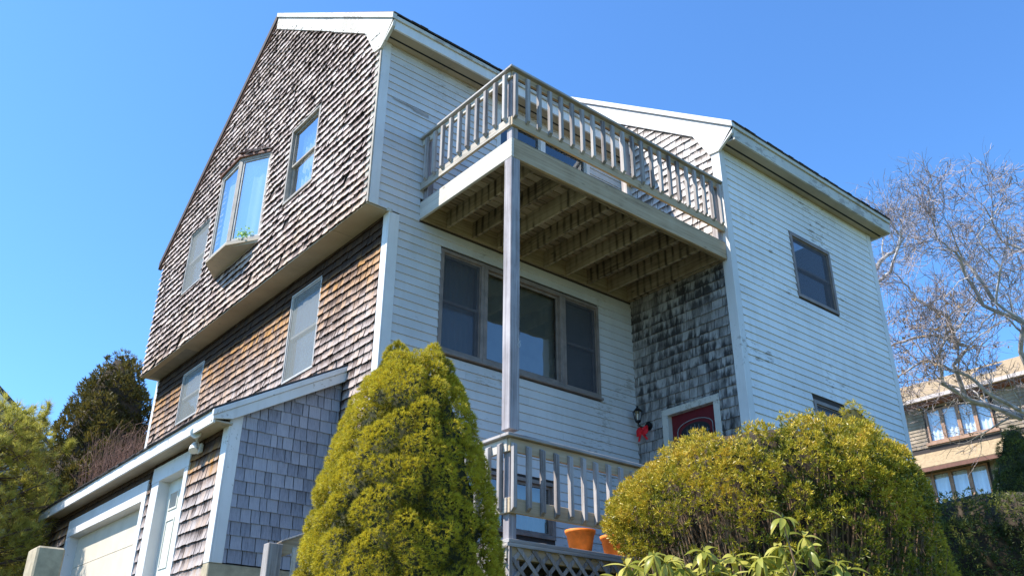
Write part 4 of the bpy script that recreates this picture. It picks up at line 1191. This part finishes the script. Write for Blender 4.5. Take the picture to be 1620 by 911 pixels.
# the dwarf spruce with two tips
sx, sy = -1.60, -3.32
sp_tab = [(-6.8, 0.60), (-6.2, 0.74), (-5.7, 0.76), (-5.29, 0.72), (-5.08, 0.695), (-4.89, 0.665), (-4.68, 0.63), (-4.48, 0.58), (-4.26, 0.52), (-4.05, 0.45), (-3.85, 0.36), (-3.71, 0.27), (-3.62, 0.19), (-3.55, 0.07)]
rf = interp(sp_tab)
spruce = empty('dwarf_spruce', (sx, sy, -6.6), 'large yellow-green dwarf spruce with two tips in front of the house corner', 'spruce')
MB().tube([(sx, sy, -6.9), (sx, sy, -6.3), (sx + 0.02, sy, -3.7)], [0.09, 0.08, 0.02], 8).build('trunk', 'bark', spruce)
core(rf, -6.7, -3.80, (sx, sy), 0.80, 'foliage_shade', spruce)
def needles(S, Nl, h, near, n, ln, wd, mat, parent, name, seed, spread=0.55, quad=False, base=0.02, gain=0.62):
    rng = np.random.default_rng(seed); lt = rng.uniform(0, 0.35, near.max() + 1)
    t = np.clip(base + gain * h + lt[near] + rng.uniform(-0.08, 0.08, len(S)), 0, 1)  # clefts between lumps get a darker colour as painted occlusion
    V, T = clumps(S, Nl, n, ln, wd, spread, t, quad)
    return arr_mesh(name, V, 4 if quad else 3, mat, parent, T)
S1 = surf_points(52000, rf, -6.5, -3.56, (sx, sy), 620, 0.105, 0.105, 11, 0.06)
tipA = interp([(-3.95, 0.21), (-3.75, 0.18), (-3.62, 0.13), (-3.53, 0.07), (-3.46, 0.01)])
S2 = surf_points(2200, tipA, -3.9, -3.45, (sx + 0.13, sy - 0.10), 24, 0.09, 0.04, 12, 0.03)
tipB = interp([(-3.95, 0.20), (-3.75, 0.17), (-3.62, 0.13), (-3.52, 0.08), (-3.44, 0.01)])
S3 = surf_points(2400, tipB, -3.9, -3.43, (sx - 0.12, sy + 0.07), 24, 0.09, 0.04, 13, 0.03)
cat = lambda i: np.concatenate([S1[i], S2[i], S3[i]])
nearall = np.concatenate([S1[3], S2[3] + 700, S3[3] + 800])
needles(cat(0), cat(1), cat(2), nearall, 14, 0.023, 0.0036, 'spruce_leaf', spruce, 'crown', 3)

# the clipped yew hedge
hc = (2.10, -4.06); hrot = math.radians(-35)
def hedge_r(z):
    q = (z + 4.72) / 1.16 if z > -4.72 else (z + 4.72) / 2.6
    return 1.45 * max(0.0, 1 - abs(q) ** 3.0) ** (1 / 2.3)
yew = empty('yew_hedge', (hc[0], hc[1], -6.2), 'wide rounded golden-green clipped yew with bare brown stems inside, in front of the red door', 'shrub')
core(hedge_r, -6.1, -3.85, hc, 0.66, 'twig_dark', yew, 1.10, hrot)
H = surf_points(46000, hedge_r, -6.0, -3.57, hc, 900, 0.12, 0.16, 21, 0.16, 1.10, hrot)
S_, Nl_, h_, nr_ = H
al = (S_[:, 0] - hc[0]) * CR.x + (S_[:, 1] - hc[1]) * CR.y
S_[:, 2] += np.clip(al * 0.11 - 0.12, -0.26, -0.05) + 0.035 * np.sin(al * 7.0 + 1) - 0.10 * np.clip(al - 0.7, 0, 1)
shr = -0.13 * np.clip(al, 0, 2) - 0.12 * np.clip(-4.4 - S_[:, 2], 0, 1) * np.clip(al, 0, 1)
S_[:, 0] += shr * CR.x; S_[:, 1] += shr * CR.y
sh = np.clip(-4.55 - S_[:, 2], 0, 0.9) * 0.75 * np.clip(-al, 0, 1)
S_[:, 0] += sh * CR.x; S_[:, 1] += sh * CR.y
S_[:, 2] += np.array([0.10 * noise.noise(Vector((p[0] * 3.1, p[1] * 3.1, 7.0))) for p in S_]) * np.clip((S_[:, 2] + 4.4) / 0.5, 0, 1)
zr = (S_[:, 2] + 5.3) / 1.3
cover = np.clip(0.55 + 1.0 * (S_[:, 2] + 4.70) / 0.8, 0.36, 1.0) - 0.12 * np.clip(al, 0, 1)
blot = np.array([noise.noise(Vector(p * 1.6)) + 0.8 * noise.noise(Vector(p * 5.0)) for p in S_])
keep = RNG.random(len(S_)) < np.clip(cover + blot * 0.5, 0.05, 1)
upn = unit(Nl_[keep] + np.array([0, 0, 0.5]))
t_h = np.clip(-0.05 + 0.72 * h_[keep] + 0.46 * np.clip(zr[keep], 0, 1) - 0.24 + RNG.uniform(-0.12, 0.12, keep.sum()) + 0.20 * blot[keep] - 0.10 * np.clip(al[keep], -1, 1.3), 0, 0.93)  # darker low, to the right and in clefts: the shaded side painted in
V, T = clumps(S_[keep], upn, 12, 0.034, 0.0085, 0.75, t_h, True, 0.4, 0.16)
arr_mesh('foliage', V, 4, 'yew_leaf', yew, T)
mb = MB()
for i in range(420):       # upright stems inside, seen through the thin lower foliage
    th = random.uniform(0, 2 * math.pi); r0 = random.uniform(0.1, 0.55); r1 = random.uniform(0.74, 0.95)
    zt = random.uniform(-5.0, -4.15); rr = hedge_r(zt)
    def hp(r_, z_): 
        r_ *= 0.97
        x, y = r_ * math.cos(th) * 1.1, r_ * math.sin(th); return Vector((hc[0] + x * math.cos(hrot) - y * math.sin(hrot), hc[1] + x * math.sin(hrot) + y * math.cos(hrot), z_))
    p0 = hp(r0, -6.2); p3 = hp(rr * r1, zt); pm = hp(rr * r1 * 0.88, zt - random.uniform(0.5, 0.9)); j = Vector([random.uniform(-0.04, 0.04) for _ in range(3)])
    mb.tube([p0, pm, (pm + p3) / 2 + j, p3 + j], [0.014, 0.010, 0.008, 0.004], 4)
    for _ in range(2):
        q = pm.lerp(p3, random.random()); mb.tube([q, q + Vector([random.uniform(-0.12, 0.12), random.uniform(-0.12, 0.12), random.uniform(0.1, 0.28)])], [0.004, 0.0015], 3)
mb.build('stem', 'twig_brown', yew, kind='stuff')

# conical spruce tucked behind the hedge on its right
def cone_shrub(name, lab, x, y, tab, n, mat, seed, lumps=200, ln=0.03, wd=0.004, k=12, cat_='spruce'):
    f_ = interp(tab); zb = tab[0][0]; zt = tab[-1][0]
    o = empty(name, (x, y, zb), lab, cat_)
    MB().tube([(x, y, zb - 0.3), (x, y, zt - 0.25)], [0.07, 0.02], 7).build('trunk', 'bark', o)
    core(f_, zb, zt - 0.1, (x, y), 0.84, 'foliage_shade', o)
    s = surf_points(n, f_, zb + 0.02, zt, (x, y), lumps, 0.14, 0.07, seed, 0.06)
    needles(*s, k, ln, wd, mat, o, 'crown', seed + 1)
    return o
cone_shrub('dwarf_spruce', 'conical olive-green spruce rising behind the right shoulder of the clipped yew', 3.42, -4.32, [(-6.3, 0.9), (-5.5, 0.80), (-4.93, 0.68), (-4.6, 0.62), (-4.23, 0.54), (-3.9, 0.43), (-3.55, 0.29), (-3.3, 0.15), (-3.10, 0.01)], 15000, 'spruce_leaf', 41, 260)
cone_shrub('dwarf_spruce', 'dark narrow conical spruce at the right edge before the neighbouring house', 9.62, -3.60, [(-4.7, 0.70), (-3.9, 0.68), (-3.3, 0.58), (-2.7, 0.40), (-2.25, 0.22), (-2.05, 0.10), (-1.95, 0.01)], 9000, 'dark_leaf', 43, 130, 0.045, 0.007, 9)
# low dark hedge on the far right with a yellow shrub at its end
def blob_shrub(name, lab, c, rx, rz, n, mat, seed, ln=0.05, wd=0.012, squash=1.0, rot=0.0, cat_='shrub'):
    f_ = lambda z: rx * max(0.0, 1 - abs((z - c[2]) / rz) ** 2.4) ** (1 / 2.2)
    o = empty(name, (c[0], c[1], c[2] - rz), lab, cat_)
    core(f_, c[2] - rz, c[2] + rz - 0.05, c, 0.8, 'twig_dark', o, squash, rot)
    s = surf_points(n, f_, c[2] - rz, c[2] + rz, c, int(n / 60), 0.2, 0.12, seed, 0.15, squash, rot)
    rng = np.random.default_rng(seed)
    t = np.clip(0.1 + 0.5 * s[2] + rng.uniform(0, 0.3, s[3].max() + 1)[s[3]], 0, 1)
    V, T = clumps(s[0], s[1], 8, ln, wd, 0.8, t, True); arr_mesh('foliage', V, 4, mat, o, T)
    mb = MB()
    for i in range(14):
        th = i * 0.45; mb.tube([(c[0], c[1], c[2] - rz - 0.2), (c[0] + rx * 0.6 * math.cos(th), c[1] + rx * 0.6 * math.sin(th), c[2])], [0.02, 0.008], 4)
    mb.build('stem', 'twig_brown', o, kind='stuff'); return o
blob_shrub('clipped_shrub', 'low dark green clipped shrub beneath the narrow spruce on the right', (8.2, -3.7, -4.25), 1.45, 0.95, 11000, 'dark_leaf', 51, 0.05, 0.014, 1.3, math.radians(-38))
blob_shrub('golden_shrub', 'yellow-green shrub at the lower right edge beside the dark clipped shrub', (8.3, -5.5, -4.35), 0.55, 0.75, 4500, 'yew_leaf', 53, 0.045, 0.012)

# rhododendron with drooping whorls
rh = empty('rhododendron', (-0.05, -5.1, -6.4), 'rhododendron with pale drooping leaves and pointed buds in front of the yew hedge', 'shrub')
leaf_pts = [(-0.72, -4.50, -5.08), (-0.55, -4.62, -5.02), (-0.62, -4.66, -5.22), (-0.42, -4.70, -5.10), (-0.30, -4.85, -4.98), (-0.22, -4.80, -5.14), (-0.10, -4.95, -5.02), (0.02, -5.05, -5.10), (0.10, -5.25, -4.76), (0.14, -5.20, -4.95), (0.20, -5.35, -5.0), (0.28, -5.30, -4.88), (0.02, -5.2, -5.25), (0.30, -5.45, -5.18), (0.42, -5.45, -5.06), (-0.15, -5.0, -5.3), (-0.40, -4.85, -5.33), (0.15, -5.35, -5.33), (-0.68, -4.58, -5.36), (0.50, -5.58, -5.16), (0.0, -4.85, -5.2), (-0.25, -5.0, -5.16), (-0.5, -4.8, -5.18), (0.22, -5.1, -5.1), (0.38, -5.6, -5.28), (-0.05, -5.15, -5.04)]
whorl_src = None
def rh_leaf_mesh(ln, wd, droop):
    vs = []; fs = []; n_ = 6
    for i in range(n_ + 1):
        u = i / n_; w_ = wd * math.sin(math.pi * min(1, max(0.0, u * 0.94 + 0.04))) ** 0.8; x = ln * (u - 0.12 * u * u * droop); z = -ln * droop * u * u * 0.6
        vs += [(x, -w_, z + w_ * 0.35), (x, 0, z), (x, w_, z + w_ * 0.35)]
    for i in range(n_):
        for k in (0, 1): p = i * 3 + k; fs.append((p, p + 1, p + 4, p + 3))
    return vs, fs
st = MB(); n_leaf = 0; more = MB()
extra = [(random.uniform(-0.7, 0.7), 0, random.uniform(-5.5, -5.12)) for _ in range(34)]
leaf_pts += [(x, -5.05 - 0.62 * x + random.uniform(-0.15, 0.35), z) for x, _, z in extra]
for ip, p in enumerate(leaf_pts):
    c_ = Vector(p) + Vector((0.15, -0.13, -0.17 if ip < 26 else -0.03)) + Vector([random.uniform(-0.02, 0.02) for _ in range(3)])
    st.tube([Vector((-0.05 + random.uniform(-0.2, 0.2), -5.0 + random.uniform(-0.2, 0.2), -6.4)), c_ + Vector((random.uniform(-0.08, 0.08), random.uniform(-0.08, 0.08), -0.35)), c_ + Vector((0, 0, -0.05)), c_], [0.014, 0.008, 0.005, 0.004], 5)
    nl = random.randint(9, 13); tilt = Vector((random.uniform(-0.3, 0.3), random.uniform(-0.3, 0.3), 1)).normalized().to_track_quat('Z', 'Y').to_matrix()
    for k in range(nl):
        an = k * 2.4 + random.uniform(-0.2, 0.2); elev = math.radians(random.uniform(-74, -12) if k > 2 else random.uniform(5, 40))
        ln_ = random.uniform(0.11, 0.165); vs, fs = rh_leaf_mesh(ln_, random.uniform(0.019, 0.027), random.uniform(0.3, 1.0))
        R_ = tilt @ Matrix.Rotation(an, 3, 'Z') @ Matrix.Rotation(-elev, 3, 'Y') @ Matrix.Rotation(random.uniform(-0.4, 0.4), 3, 'X')
        mb = MB(); mb.add([c_ + R_ @ (Vector(v) + Vector((0.008, 0, 0))) for v in vs], fs, random.random())
        n_leaf += 1
        if n_leaf <= 295: mb.build('leaf', 'rhododendron_leaf', rh, smooth=True)
        else: more.add(mb.v, mb.f, random.random())
    mb = MB(); mb.lathe((c_.x, c_.y, c_.z), [(0.003, -0.01), (0.008, 0.005), (0.007, 0.02), (0.0, 0.042)], 6); mb.build('bud', 'yew_leaf', rh)
st.build('stem', 'twig_brown', rh, kind='stuff'); more.build('leaf', 'rhododendron_leaf', rh, smooth=True, kind='stuff')

# ------------------------------------------------------------------ bare trees
def grow(mb, twg, p, d, ln, r_, lvl, maxl, wig=0.42, up=0.035, split=(2, 3)):
    n_ = 4; pts = [Vector(p)]; dd = Vector(d).normalized()
    for i in range(n_):
        dd = (dd + Vector([random.gauss(0, wig) for _ in range(3)]) * 0.6 + Vector((0, 0, up))).normalized()
        pts.append(pts[-1] + dd * ln / n_)
    rads = [r_ * (1 - 0.35 * i / n_) for i in range(n_ + 1)]
    (mb if r_ > 0.011 else twg).tube(pts, rads, 5 if r_ > 0.02 else 3, cap=False)
    if lvl >= maxl: return
    for k in range(random.randint(*split) + (1 if lvl < 2 else 0)):
        i = random.randint(1, n_); b = pts[i]; base = (pts[i] - pts[i - 1]).normalized()
        nd = (base + Vector([random.gauss(0, 0.55) for _ in range(3)])).normalized()
        grow(mb, twg, b, nd, ln * random.uniform(0.55, 0.85), max(0.0065, rads[i] * random.uniform(0.5, 0.72)), lvl + 1, maxl, wig, up, split)
    grow(mb, twg, pts[-1], dd, ln * 0.75, rads[-1] * 0.9, lvl + 1, maxl, wig, up, split)
def limb_tree(name, lab, base, limbs, grp, r0=0.16, maxl=4, seed=5, leaves=False, dens=1.0):
    random.seed(seed); o = empty(name, base, lab, 'tree', grp); mb = MB(); twg = MB(); tr = MB()
    f0 = Vector(limbs[0][0])
    tr.tube([Vector(base) - Vector((0, 0, 0.3)), Vector(base).lerp(f0, 0.5) + Vector((0.1, 0.1, 0)), f0], [r0 * 1.5, r0 * 1.2, r0], 10)
    for li, limb in enumerate(limbs):
        pts = [Vector(q) + Vector((random.uniform(-0.3, 0.3), random.uniform(-0.3, 0.3), 0)) * (0 if i == 0 else 1) for i, q in enumerate(limb)]
        # smooth the limb by subdividing with wobble
        sm = [pts[0]]
        for a, b in zip(pts[:-1], pts[1:]):
            for k in (1, 2, 3): sm.append(a.lerp(b, k / 3) + Vector([random.uniform(-0.035, 0.035) for _ in range(3)]) * (1 if k < 3 else 0))
        n_ = len(sm); r1 = r0 * (0.62 if li else 0.8)
        rads = [max(0.014, r1 * (1 - 0.85 * i / n_)) for i in range(n_)]
        mb.tube(sm, rads, 7, cap=False)
        for i in range(2, n_):
            if random.random() < 0.62 * dens:
                for _ in range(1 if i < n_ * 0.5 else 2):
                    base_d = (sm[i] - sm[i - 1]).normalized(); nd = (base_d + Vector([random.gauss(0, 0.6) for _ in range(3)]) + Vector((0, 0, 0.15))).normalized()
                    grow(mb, twg, sm[i], nd, random.uniform(0.5, 0.95), max(0.010, rads[i] * 0.42), 1, maxl)
    tr.build('trunk', 'bark_pale', o, smooth=True); mb.build('limb', 'bark_pale', o, smooth=True); twg.build('twig', 'twig_purple', o, kind='stuff')
    if leaves:
        L = [Vector(v) for v in twg.v[::7] if random.random() < 0.035 and v[2] < 3.2]
        if L:
            P_ = np.array([tuple(v) for v in L]); V, T = clumps(P_, np.tile([[0, 0, -1.0]], (len(P_), 1)), 2, 0.09, 0.05, 0.6, RNG.random(len(P_)), True)
            arr_mesh('dry_leaf', V, 4, 'dry_leaf', o, T, kind='stuff')
    return o
A = [(17.46, -1.52, 0.15), (16.48, -1.76, 1.8), (16.09, -1.74, 2.27), (15.67, -1.71, 2.77), (15.1, -1.63, 3.39), (14.71, -1.55, 3.76), (14.29, -1.4, 4.07), (13.73, -1.2, 4.47)]
A2 = [(15.67, -1.71, 2.77), (15.38, -1.83, 3.33), (14.83, -1.73, 3.89), (14.46, -1.74, 4.3)]
B = [(17.46, -1.52, 0.15), (16.14, -2.37, 0.92), (15.35, -2.28, 1.81), (14.77, -2.14, 2.34), (14.31, -2.17, 2.99), (14.24, -2.57, 3.7), (14.15, -2.98, 4.38)]
G = [(16.9, -2.2, 2.6), (16.14, -2.65, 3.65), (15.54, -2.51, 4.2), (14.91, -2.39, 4.72)]
G2 = [(17.46, -1.52, 0.15), (17.4, -2.4, 1.8), (16.9, -2.9, 3.4), (16.3, -3.4, 4.3)]
limb_tree('bare_tree', 'tall leafless pale-barked tree whose limbs sweep up from the right edge', (17.9, -1.3, -1.9), [A, A2, B, G2, G], 'leafless trees right of the house', 0.085, 4, 5)
Cc = [(19.8, -1.9, 0.3), (18.6, -0.6, 0.75), (17.9, 0.1, 1.3), (17.43, 0.14, 2.11), (17.25, 0.03, 2.52), (16.79, 0.2, 2.86), (16.24, 0.73, 2.72), (15.9, 1.15, 2.51), (15.75, 1.45, 2.24)]
C2 = [(17.25, 0.03, 2.52), (16.74, 0.02, 3.2), (16.2, 0.21, 3.61), (15.71, 0.34, 4.02), (15.35, 0.51, 4.22)]
Dd = [(18.6, -0.6, 0.75), (17.3, -0.1, 1.15), (16.27, 0.09, 1.42), (15.9, 0.11, 1.88), (15.97, -0.15, 2.21), (16.16, -0.6, 2.67), (16.22, -0.98, 3.19), (16.26, -1.27, 3.58)]
Ee = [(19.8, -1.9, 0.3), (18.6, -1.2, 0.75), (17.29, -0.42, 1.1), (16.66, -0.35, 1.62), (16.15, -0.05, 1.81), (15.75, 0.27, 1.81), (15.57, 0.51, 1.68), (15.37, 0.84, 1.41), (15.1, 1.1, 1.2)]
limb_tree('bare_tree', 'low sprawling leafless tree with crooked grey limbs across the front of the neighbouring house', (20.6, -2.6, -1.9), [Cc, C2, Dd, Ee], 'leafless trees right of the house', 0.10, 4, 9, leaves=True)
Ff = [(17.5, 2.45, 5.0), (17.64, 1.95, 5.82), (17.87, 1.56, 6.13), (18.03, 1.08, 6.67), (17.58, 1.21, 7.05)]
F2 = [(17.5, 2.45, 5.0), (17.1, 1.6, 5.3), (16.9, 1.0, 5.9), (16.7, 0.7, 6.4)]
limb_tree('bare_tree', 'leafless tree just showing past the far eave of the right wing', (17.8, 3.2, -2.0), [Ff, F2], 'leafless trees right of the house', 0.10, 4, 12)

# ------------------------------------------------------------------ left: pine, arborvitae, red twiggy shrub
random.seed(21)
pine = empty('pine_tree', (-2.75, 8.9, -5.6), 'bushy yellow-green pine at the left edge beyond the garage', 'tree')
mb = MB(); mb.tube([(-2.9, 8.9, -6.0), (-2.85, 8.9, -3.5), (-2.8, 8.8, -1.2)], [0.14, 0.10, 0.03], 8); mb.build('trunk', 'bark', pine)
br = MB(); Ps = []; Ds = []; Ts = []
for i in range(380):
    z = random.uniform(-5.6, -1.25); an = random.uniform(0, 6.28); reach = random.uniform(0.55, 1.0) * (1.75 if z < -2.2 else 1.75 - (z + 2.2) * 0.95)
    s_ = Vector((-2.85, 8.85, z - 0.25)); e_ = s_ + Vector((math.cos(an) * reach, math.sin(an) * reach, 0.15 + 0.35 * random.random()))
    m_ = s_.lerp(e_, 0.6) + Vector((0, 0, -0.08)); br.tube([s_, m_, e_], [0.022, 0.014, 0.006], 4)
    tn = random.random() * 0.5
    for k in range(13):
        q = m_.lerp(e_, random.random() ** 0.6) + Vector([random.gauss(0, 0.13) for _ in range(3)])
        br.tube([m_.lerp(e_, 0.5), q], [0.006, 0.003], 3)
        Ps.append(tuple(q)); dd = (e_ - m_).normalized() + Vector((0, 0, 0.7)) + Vector([random.gauss(0, 0.3) for _ in range(3)]); Ds.append(tuple(dd.normalized())); Ts.append(0.3 + tn + random.random() * 0.3)
for bp_ in [((-2.05, 8.3, -1.75), (-2.02, 8.25, -1.10)), ((-1.65, 8.25, -2.1), (-1.5, 8.2, -1.75)), ((-2.6, 8.5, -1.7), (-2.55, 8.5, -1.25))]:
    br.tube(bp_, [0.012, 0.006], 4)
    for k in range(16):
        q = Vector(bp_[0]).lerp(Vector(bp_[1]), 0.45 + 0.55 * k / 15); Ps.append(tuple(q)); Ds.append((random.gauss(0, 0.5), random.gauss(0, 0.5), 1.0)); Ts.append(0.5)
br.build('branch', 'bark', pine, kind='stuff')
V, T = clumps(np.array(Ps), unit(np.array(Ds)), 42, 0.115, 0.0075, 0.55, np.array(Ts)); arr_mesh('needles', V, 3, 'pine_needle', pine, T)
cone = [(-5.6, 1.5), (-4, 1.5), (-2.5, 1.45), (-1.17, 1.3), (-0.24, 1.08), (0.4, 0.92), (1.06, 0.68), (1.6, 0.38), (1.85, 0.20), (2.0, 0.02)]
arb = empty('arborvitae', (0.35, 13.3, -5.6), 'dark brownish-green pointed arborvitae behind the garage roof', 'tree')
f_ = interp(cone); MB().tube([(0.35, 13.3, -6), (0.35, 13.3, 1.6)], [0.12, 0.02], 7).build('trunk', 'bark', arb)
core(f_, -5.5, 1.8, (0.35, 13.3), 0.8, 'twig_dark', arb)
s = surf_points(17000, f_, -4.8, 2.0, (0.35, 13.3), 330, 0.28, 0.30, 61, 0.25)
needles(s[0], unit(s[1] + np.array([0, 0, 0.8])), s[2], s[3], 7, 0.10, 0.022, 'arborvitae_leaf', arb, 'crown', 62, 0.5, True, 0.05, 0.5)
rd = empty('red_twig_shrub', (0.3, 10.4, -5.4), 'leafless reddish-brown twiggy shrub in front of the dark arborvitae', 'shrub')
mb = MB()
for i in range(750):
    an = random.uniform(0, 6.28); r_ = random.uniform(0, 0.9); zt = random.uniform(-2.6, -0.55 + 0.25 * math.cos(an)) ; b_ = Vector((0.25 + 0.3 * math.cos(an), 10.4 + 0.3 * math.sin(an), -5.4))
    e_ = Vector((0.25 + (r_ + 0.15) * math.cos(an), 10.4 + (r_ + 0.15) * math.sin(an), zt)); m_ = b_.lerp(e_, 0.6) + Vector((0.1 * math.cos(an), 0.1 * math.sin(an), 0.2))
    mb.tube([b_, m_, e_], [0.010, 0.007, 0.003], 3, cap=False)
    for _ in range(5):
        q = m_.lerp(e_, random.random()); mb.tube([q, q + Vector((random.uniform(-0.25, 0.25), random.uniform(-0.25, 0.25), random.uniform(0.05, 0.35)))], [0.004, 0.002], 3, cap=False)
mb.build('stem', 'twig_red', rd, kind='stuff')

# ------------------------------------------------------------------ neighbouring houses
nb = empty('neighbour_house', (36, 6, 0.4), 'brown clapboard house with tan shingle roof and two rows of windows behind the bare trees', 'house')
NX = 33.0; FNB = west(NX)
up_w = (5.55, 8.40, 4.80, 6.25); lo_w = (6.25, 9.45, 2.05, 3.50)
cells(FNB, [-6, 14], -1.0, lambda y: 6.95, [up_w, lo_w], -0.2, 0.0).build('wall', 'wall_felt', nb)
nwall = bpy.context.scene.collection.objects[-1]
k = 0
for i in range(50):
    zb = -0.8 + i * 0.155
    if 3.55 < zb < 4.5 or zb > 6.9: continue
    ivs = [(-6, 14)]
    for h in (up_w, lo_w):
        if h[2] < zb + 0.15 and h[3] > zb:
            ivs = [(a, b) for s_, t_ in ivs for a, b in ((s_, h[0] - 0.1), (h[1] + 0.1, t_)) if b > a]
    for s_, t_ in ivs:
        a = s_
        while a < t_ - 0.05:
            b = min(t_, a + random.uniform(0.8, 3.5)); mb = MB(); ww = random.uniform(-0.012, 0.012)
            mb.hexa([FNB.P(a, 0.0, zb + ww), FNB.P(a, 0.0, zb + 0.16), FNB.P(a, 0.04, zb + ww), FNB.P(a, 0.01, zb + 0.16), FNB.P(b - 0.01, 0.0, zb - ww), FNB.P(b - 0.01, 0.0, zb + 0.16), FNB.P(b - 0.01, 0.04, zb - ww), FNB.P(b - 0.01, 0.01, zb + 0.16)])
            mb.build('clapboard', 'neighbour_siding', nb); a = b
for (a0, a1, z0, z1) in (up_w, lo_w):
    wd_ = (a1 - a0) / 4
    for q in range(4):
        o = frame4(FNB, a0 + q * wd_ + 0.004, a0 + (q + 1) * wd_ - 0.004, z0, z1, 0.07, -0.05, 0.05).build('window', 'copper_frame', nb)
        pane_box(FNB, a0 + q * wd_ + 0.07, a0 + (q + 1) * wd_ - 0.07, z0 + 0.07, z1 - 0.07, 0.0, 'glass_neighbour', o)
        cloth(FNB, a0 + q * wd_ + 0.07, a0 + (q + 1) * wd_ - 0.07, z0 + 0.07, z1 - 0.07, -0.12, 'curtain_bright', o, 0.03, 3)
    MB().box(FNB, a0 - 0.15, a1 + 0.15, -0.03, 0.12, z0 - 0.12, z0 - 0.001).build('sill', 'copper_frame', nb)
XN = Face((0, 0, 0), (1, 0, 0), (0, 1, 0))
mb = MB(); mb.prism(XN, [(NX - 0.55, 6.75), (35.4, 8.45), (39.0, 6.6), (39.0, 6.45), (35.4, 8.25), (NX - 0.5, 6.55)], -6.5, 14.3); mb.build('roof', 'tan_roof', nb)
mb = MB(); mb.prism(XN, [(NX - 0.75, 3.62), (NX + 0.02, 4.42), (NX + 0.02, 4.30), (NX - 0.7, 3.5)], -6.2, 14.1); mb.build('roof', 'tan_roof', nb)
MB().box(W, NX - 0.75, NX - 0.60, -6.5, 14.3, 6.52, 6.68).build('gutter', 'gutter', nb)
MB().box(W, NX - 0.57, NX - 0.03, -6.5, 14.3, 6.42, 6.5).build('soffit', 'brown_trim', nb)
MB().box(W, NX - 0.78, NX - 0.71, -6.2, 14.1, 3.42, 3.58).build('fascia_board', 'brown_trim', nb)
MB().box(W, NX - 0.0, 38.9, -5.8, 13.9, -1.0, 0.0).build('foundation', 'concrete', nb)
MB().box(W, 38.7, 38.9, -5.8, 13.9, 0.0, 6.5).build('wall', 'neighbour_siding', nb)
for yy in (-5.95, 13.9):
    mb = MB(); mb.prism(XN, [(NX + 0.01, -0.9), (NX + 0.01, 6.7), (35.4, 8.2), (38.9, 6.45), (38.9, -0.9)], yy, yy + 0.1); mb.build('wall', 'neighbour_siding', nb)
sk = MB(); F_s = Face((NX + 0.9, 0, 7.83), (0, 1, 0), Vector((-0.57, 0, 0.82)))
vs = []
sl_ = (8.45 - 6.75) / (35.4 - NX + 0.55)
for y_ in (5.2, 6.3):
    for x_ in (33.6, 34.5):
        z_ = 6.75 + (x_ - NX + 0.55) * sl_
        vs += [(x_, y_, z_ + 0.01), (x_, y_, z_ + 0.12)]
MB().add(vs, MB.BF).build('skylight', 'glass_neighbour', nb)
# grey house far left
gh = empty('grey_house', (-1.0, 26.0, -4), 'slate-grey clapboard house gable glimpsed behind the pine on the left', 'house')
Fg = south(24.0)
mb = MB(); mb.prism(Fg, [(-9.5, -4.5), (2.0, -4.5), (2.0, 1.35), (-3.6, 5.85), (-9.5, 1.1)], -8, 0.0); mb.build('wall', 'slate_siding', gh)
for i in range(34):
    zb = -1.5 + i * 0.2
    if zb > 5.5: break
    xr = min(2.0, 2.0 - (zb + 0.2 - 1.35) / 4.5 * 5.6) if zb > 1.15 else 2.0
    MB().hexa([Fg.P(-3.6 if zb < 9 else 0, 0, zb), Fg.P(-3.6, 0, zb + 0.2), Fg.P(-3.6, 0.035, zb), Fg.P(-3.6, 0.005, zb + 0.2), Fg.P(xr, 0, zb), Fg.P(xr, 0, zb + 0.2), Fg.P(xr, 0.035, zb), Fg.P(xr, 0.005, zb + 0.2)]).build('clapboard', 'slate_siding', gh)
mb = MB(); mb.prism(Fg, [(2.35, 1.15), (2.35, 1.3), (-3.6, 6.1), (-9.9, 1.05), (-9.9, 0.9), (-3.6, 5.9)], -8.2, 0.3); mb.build('roof', 'asphalt_roof', gh)
mb = MB(); mb.prism(Fg, [(2.3, 0.98), (2.3, 1.14), (-3.6, 5.88), (-3.6, 5.66)], 0.26, 0.31); mb.build('rake_board', 'white_trim', gh)
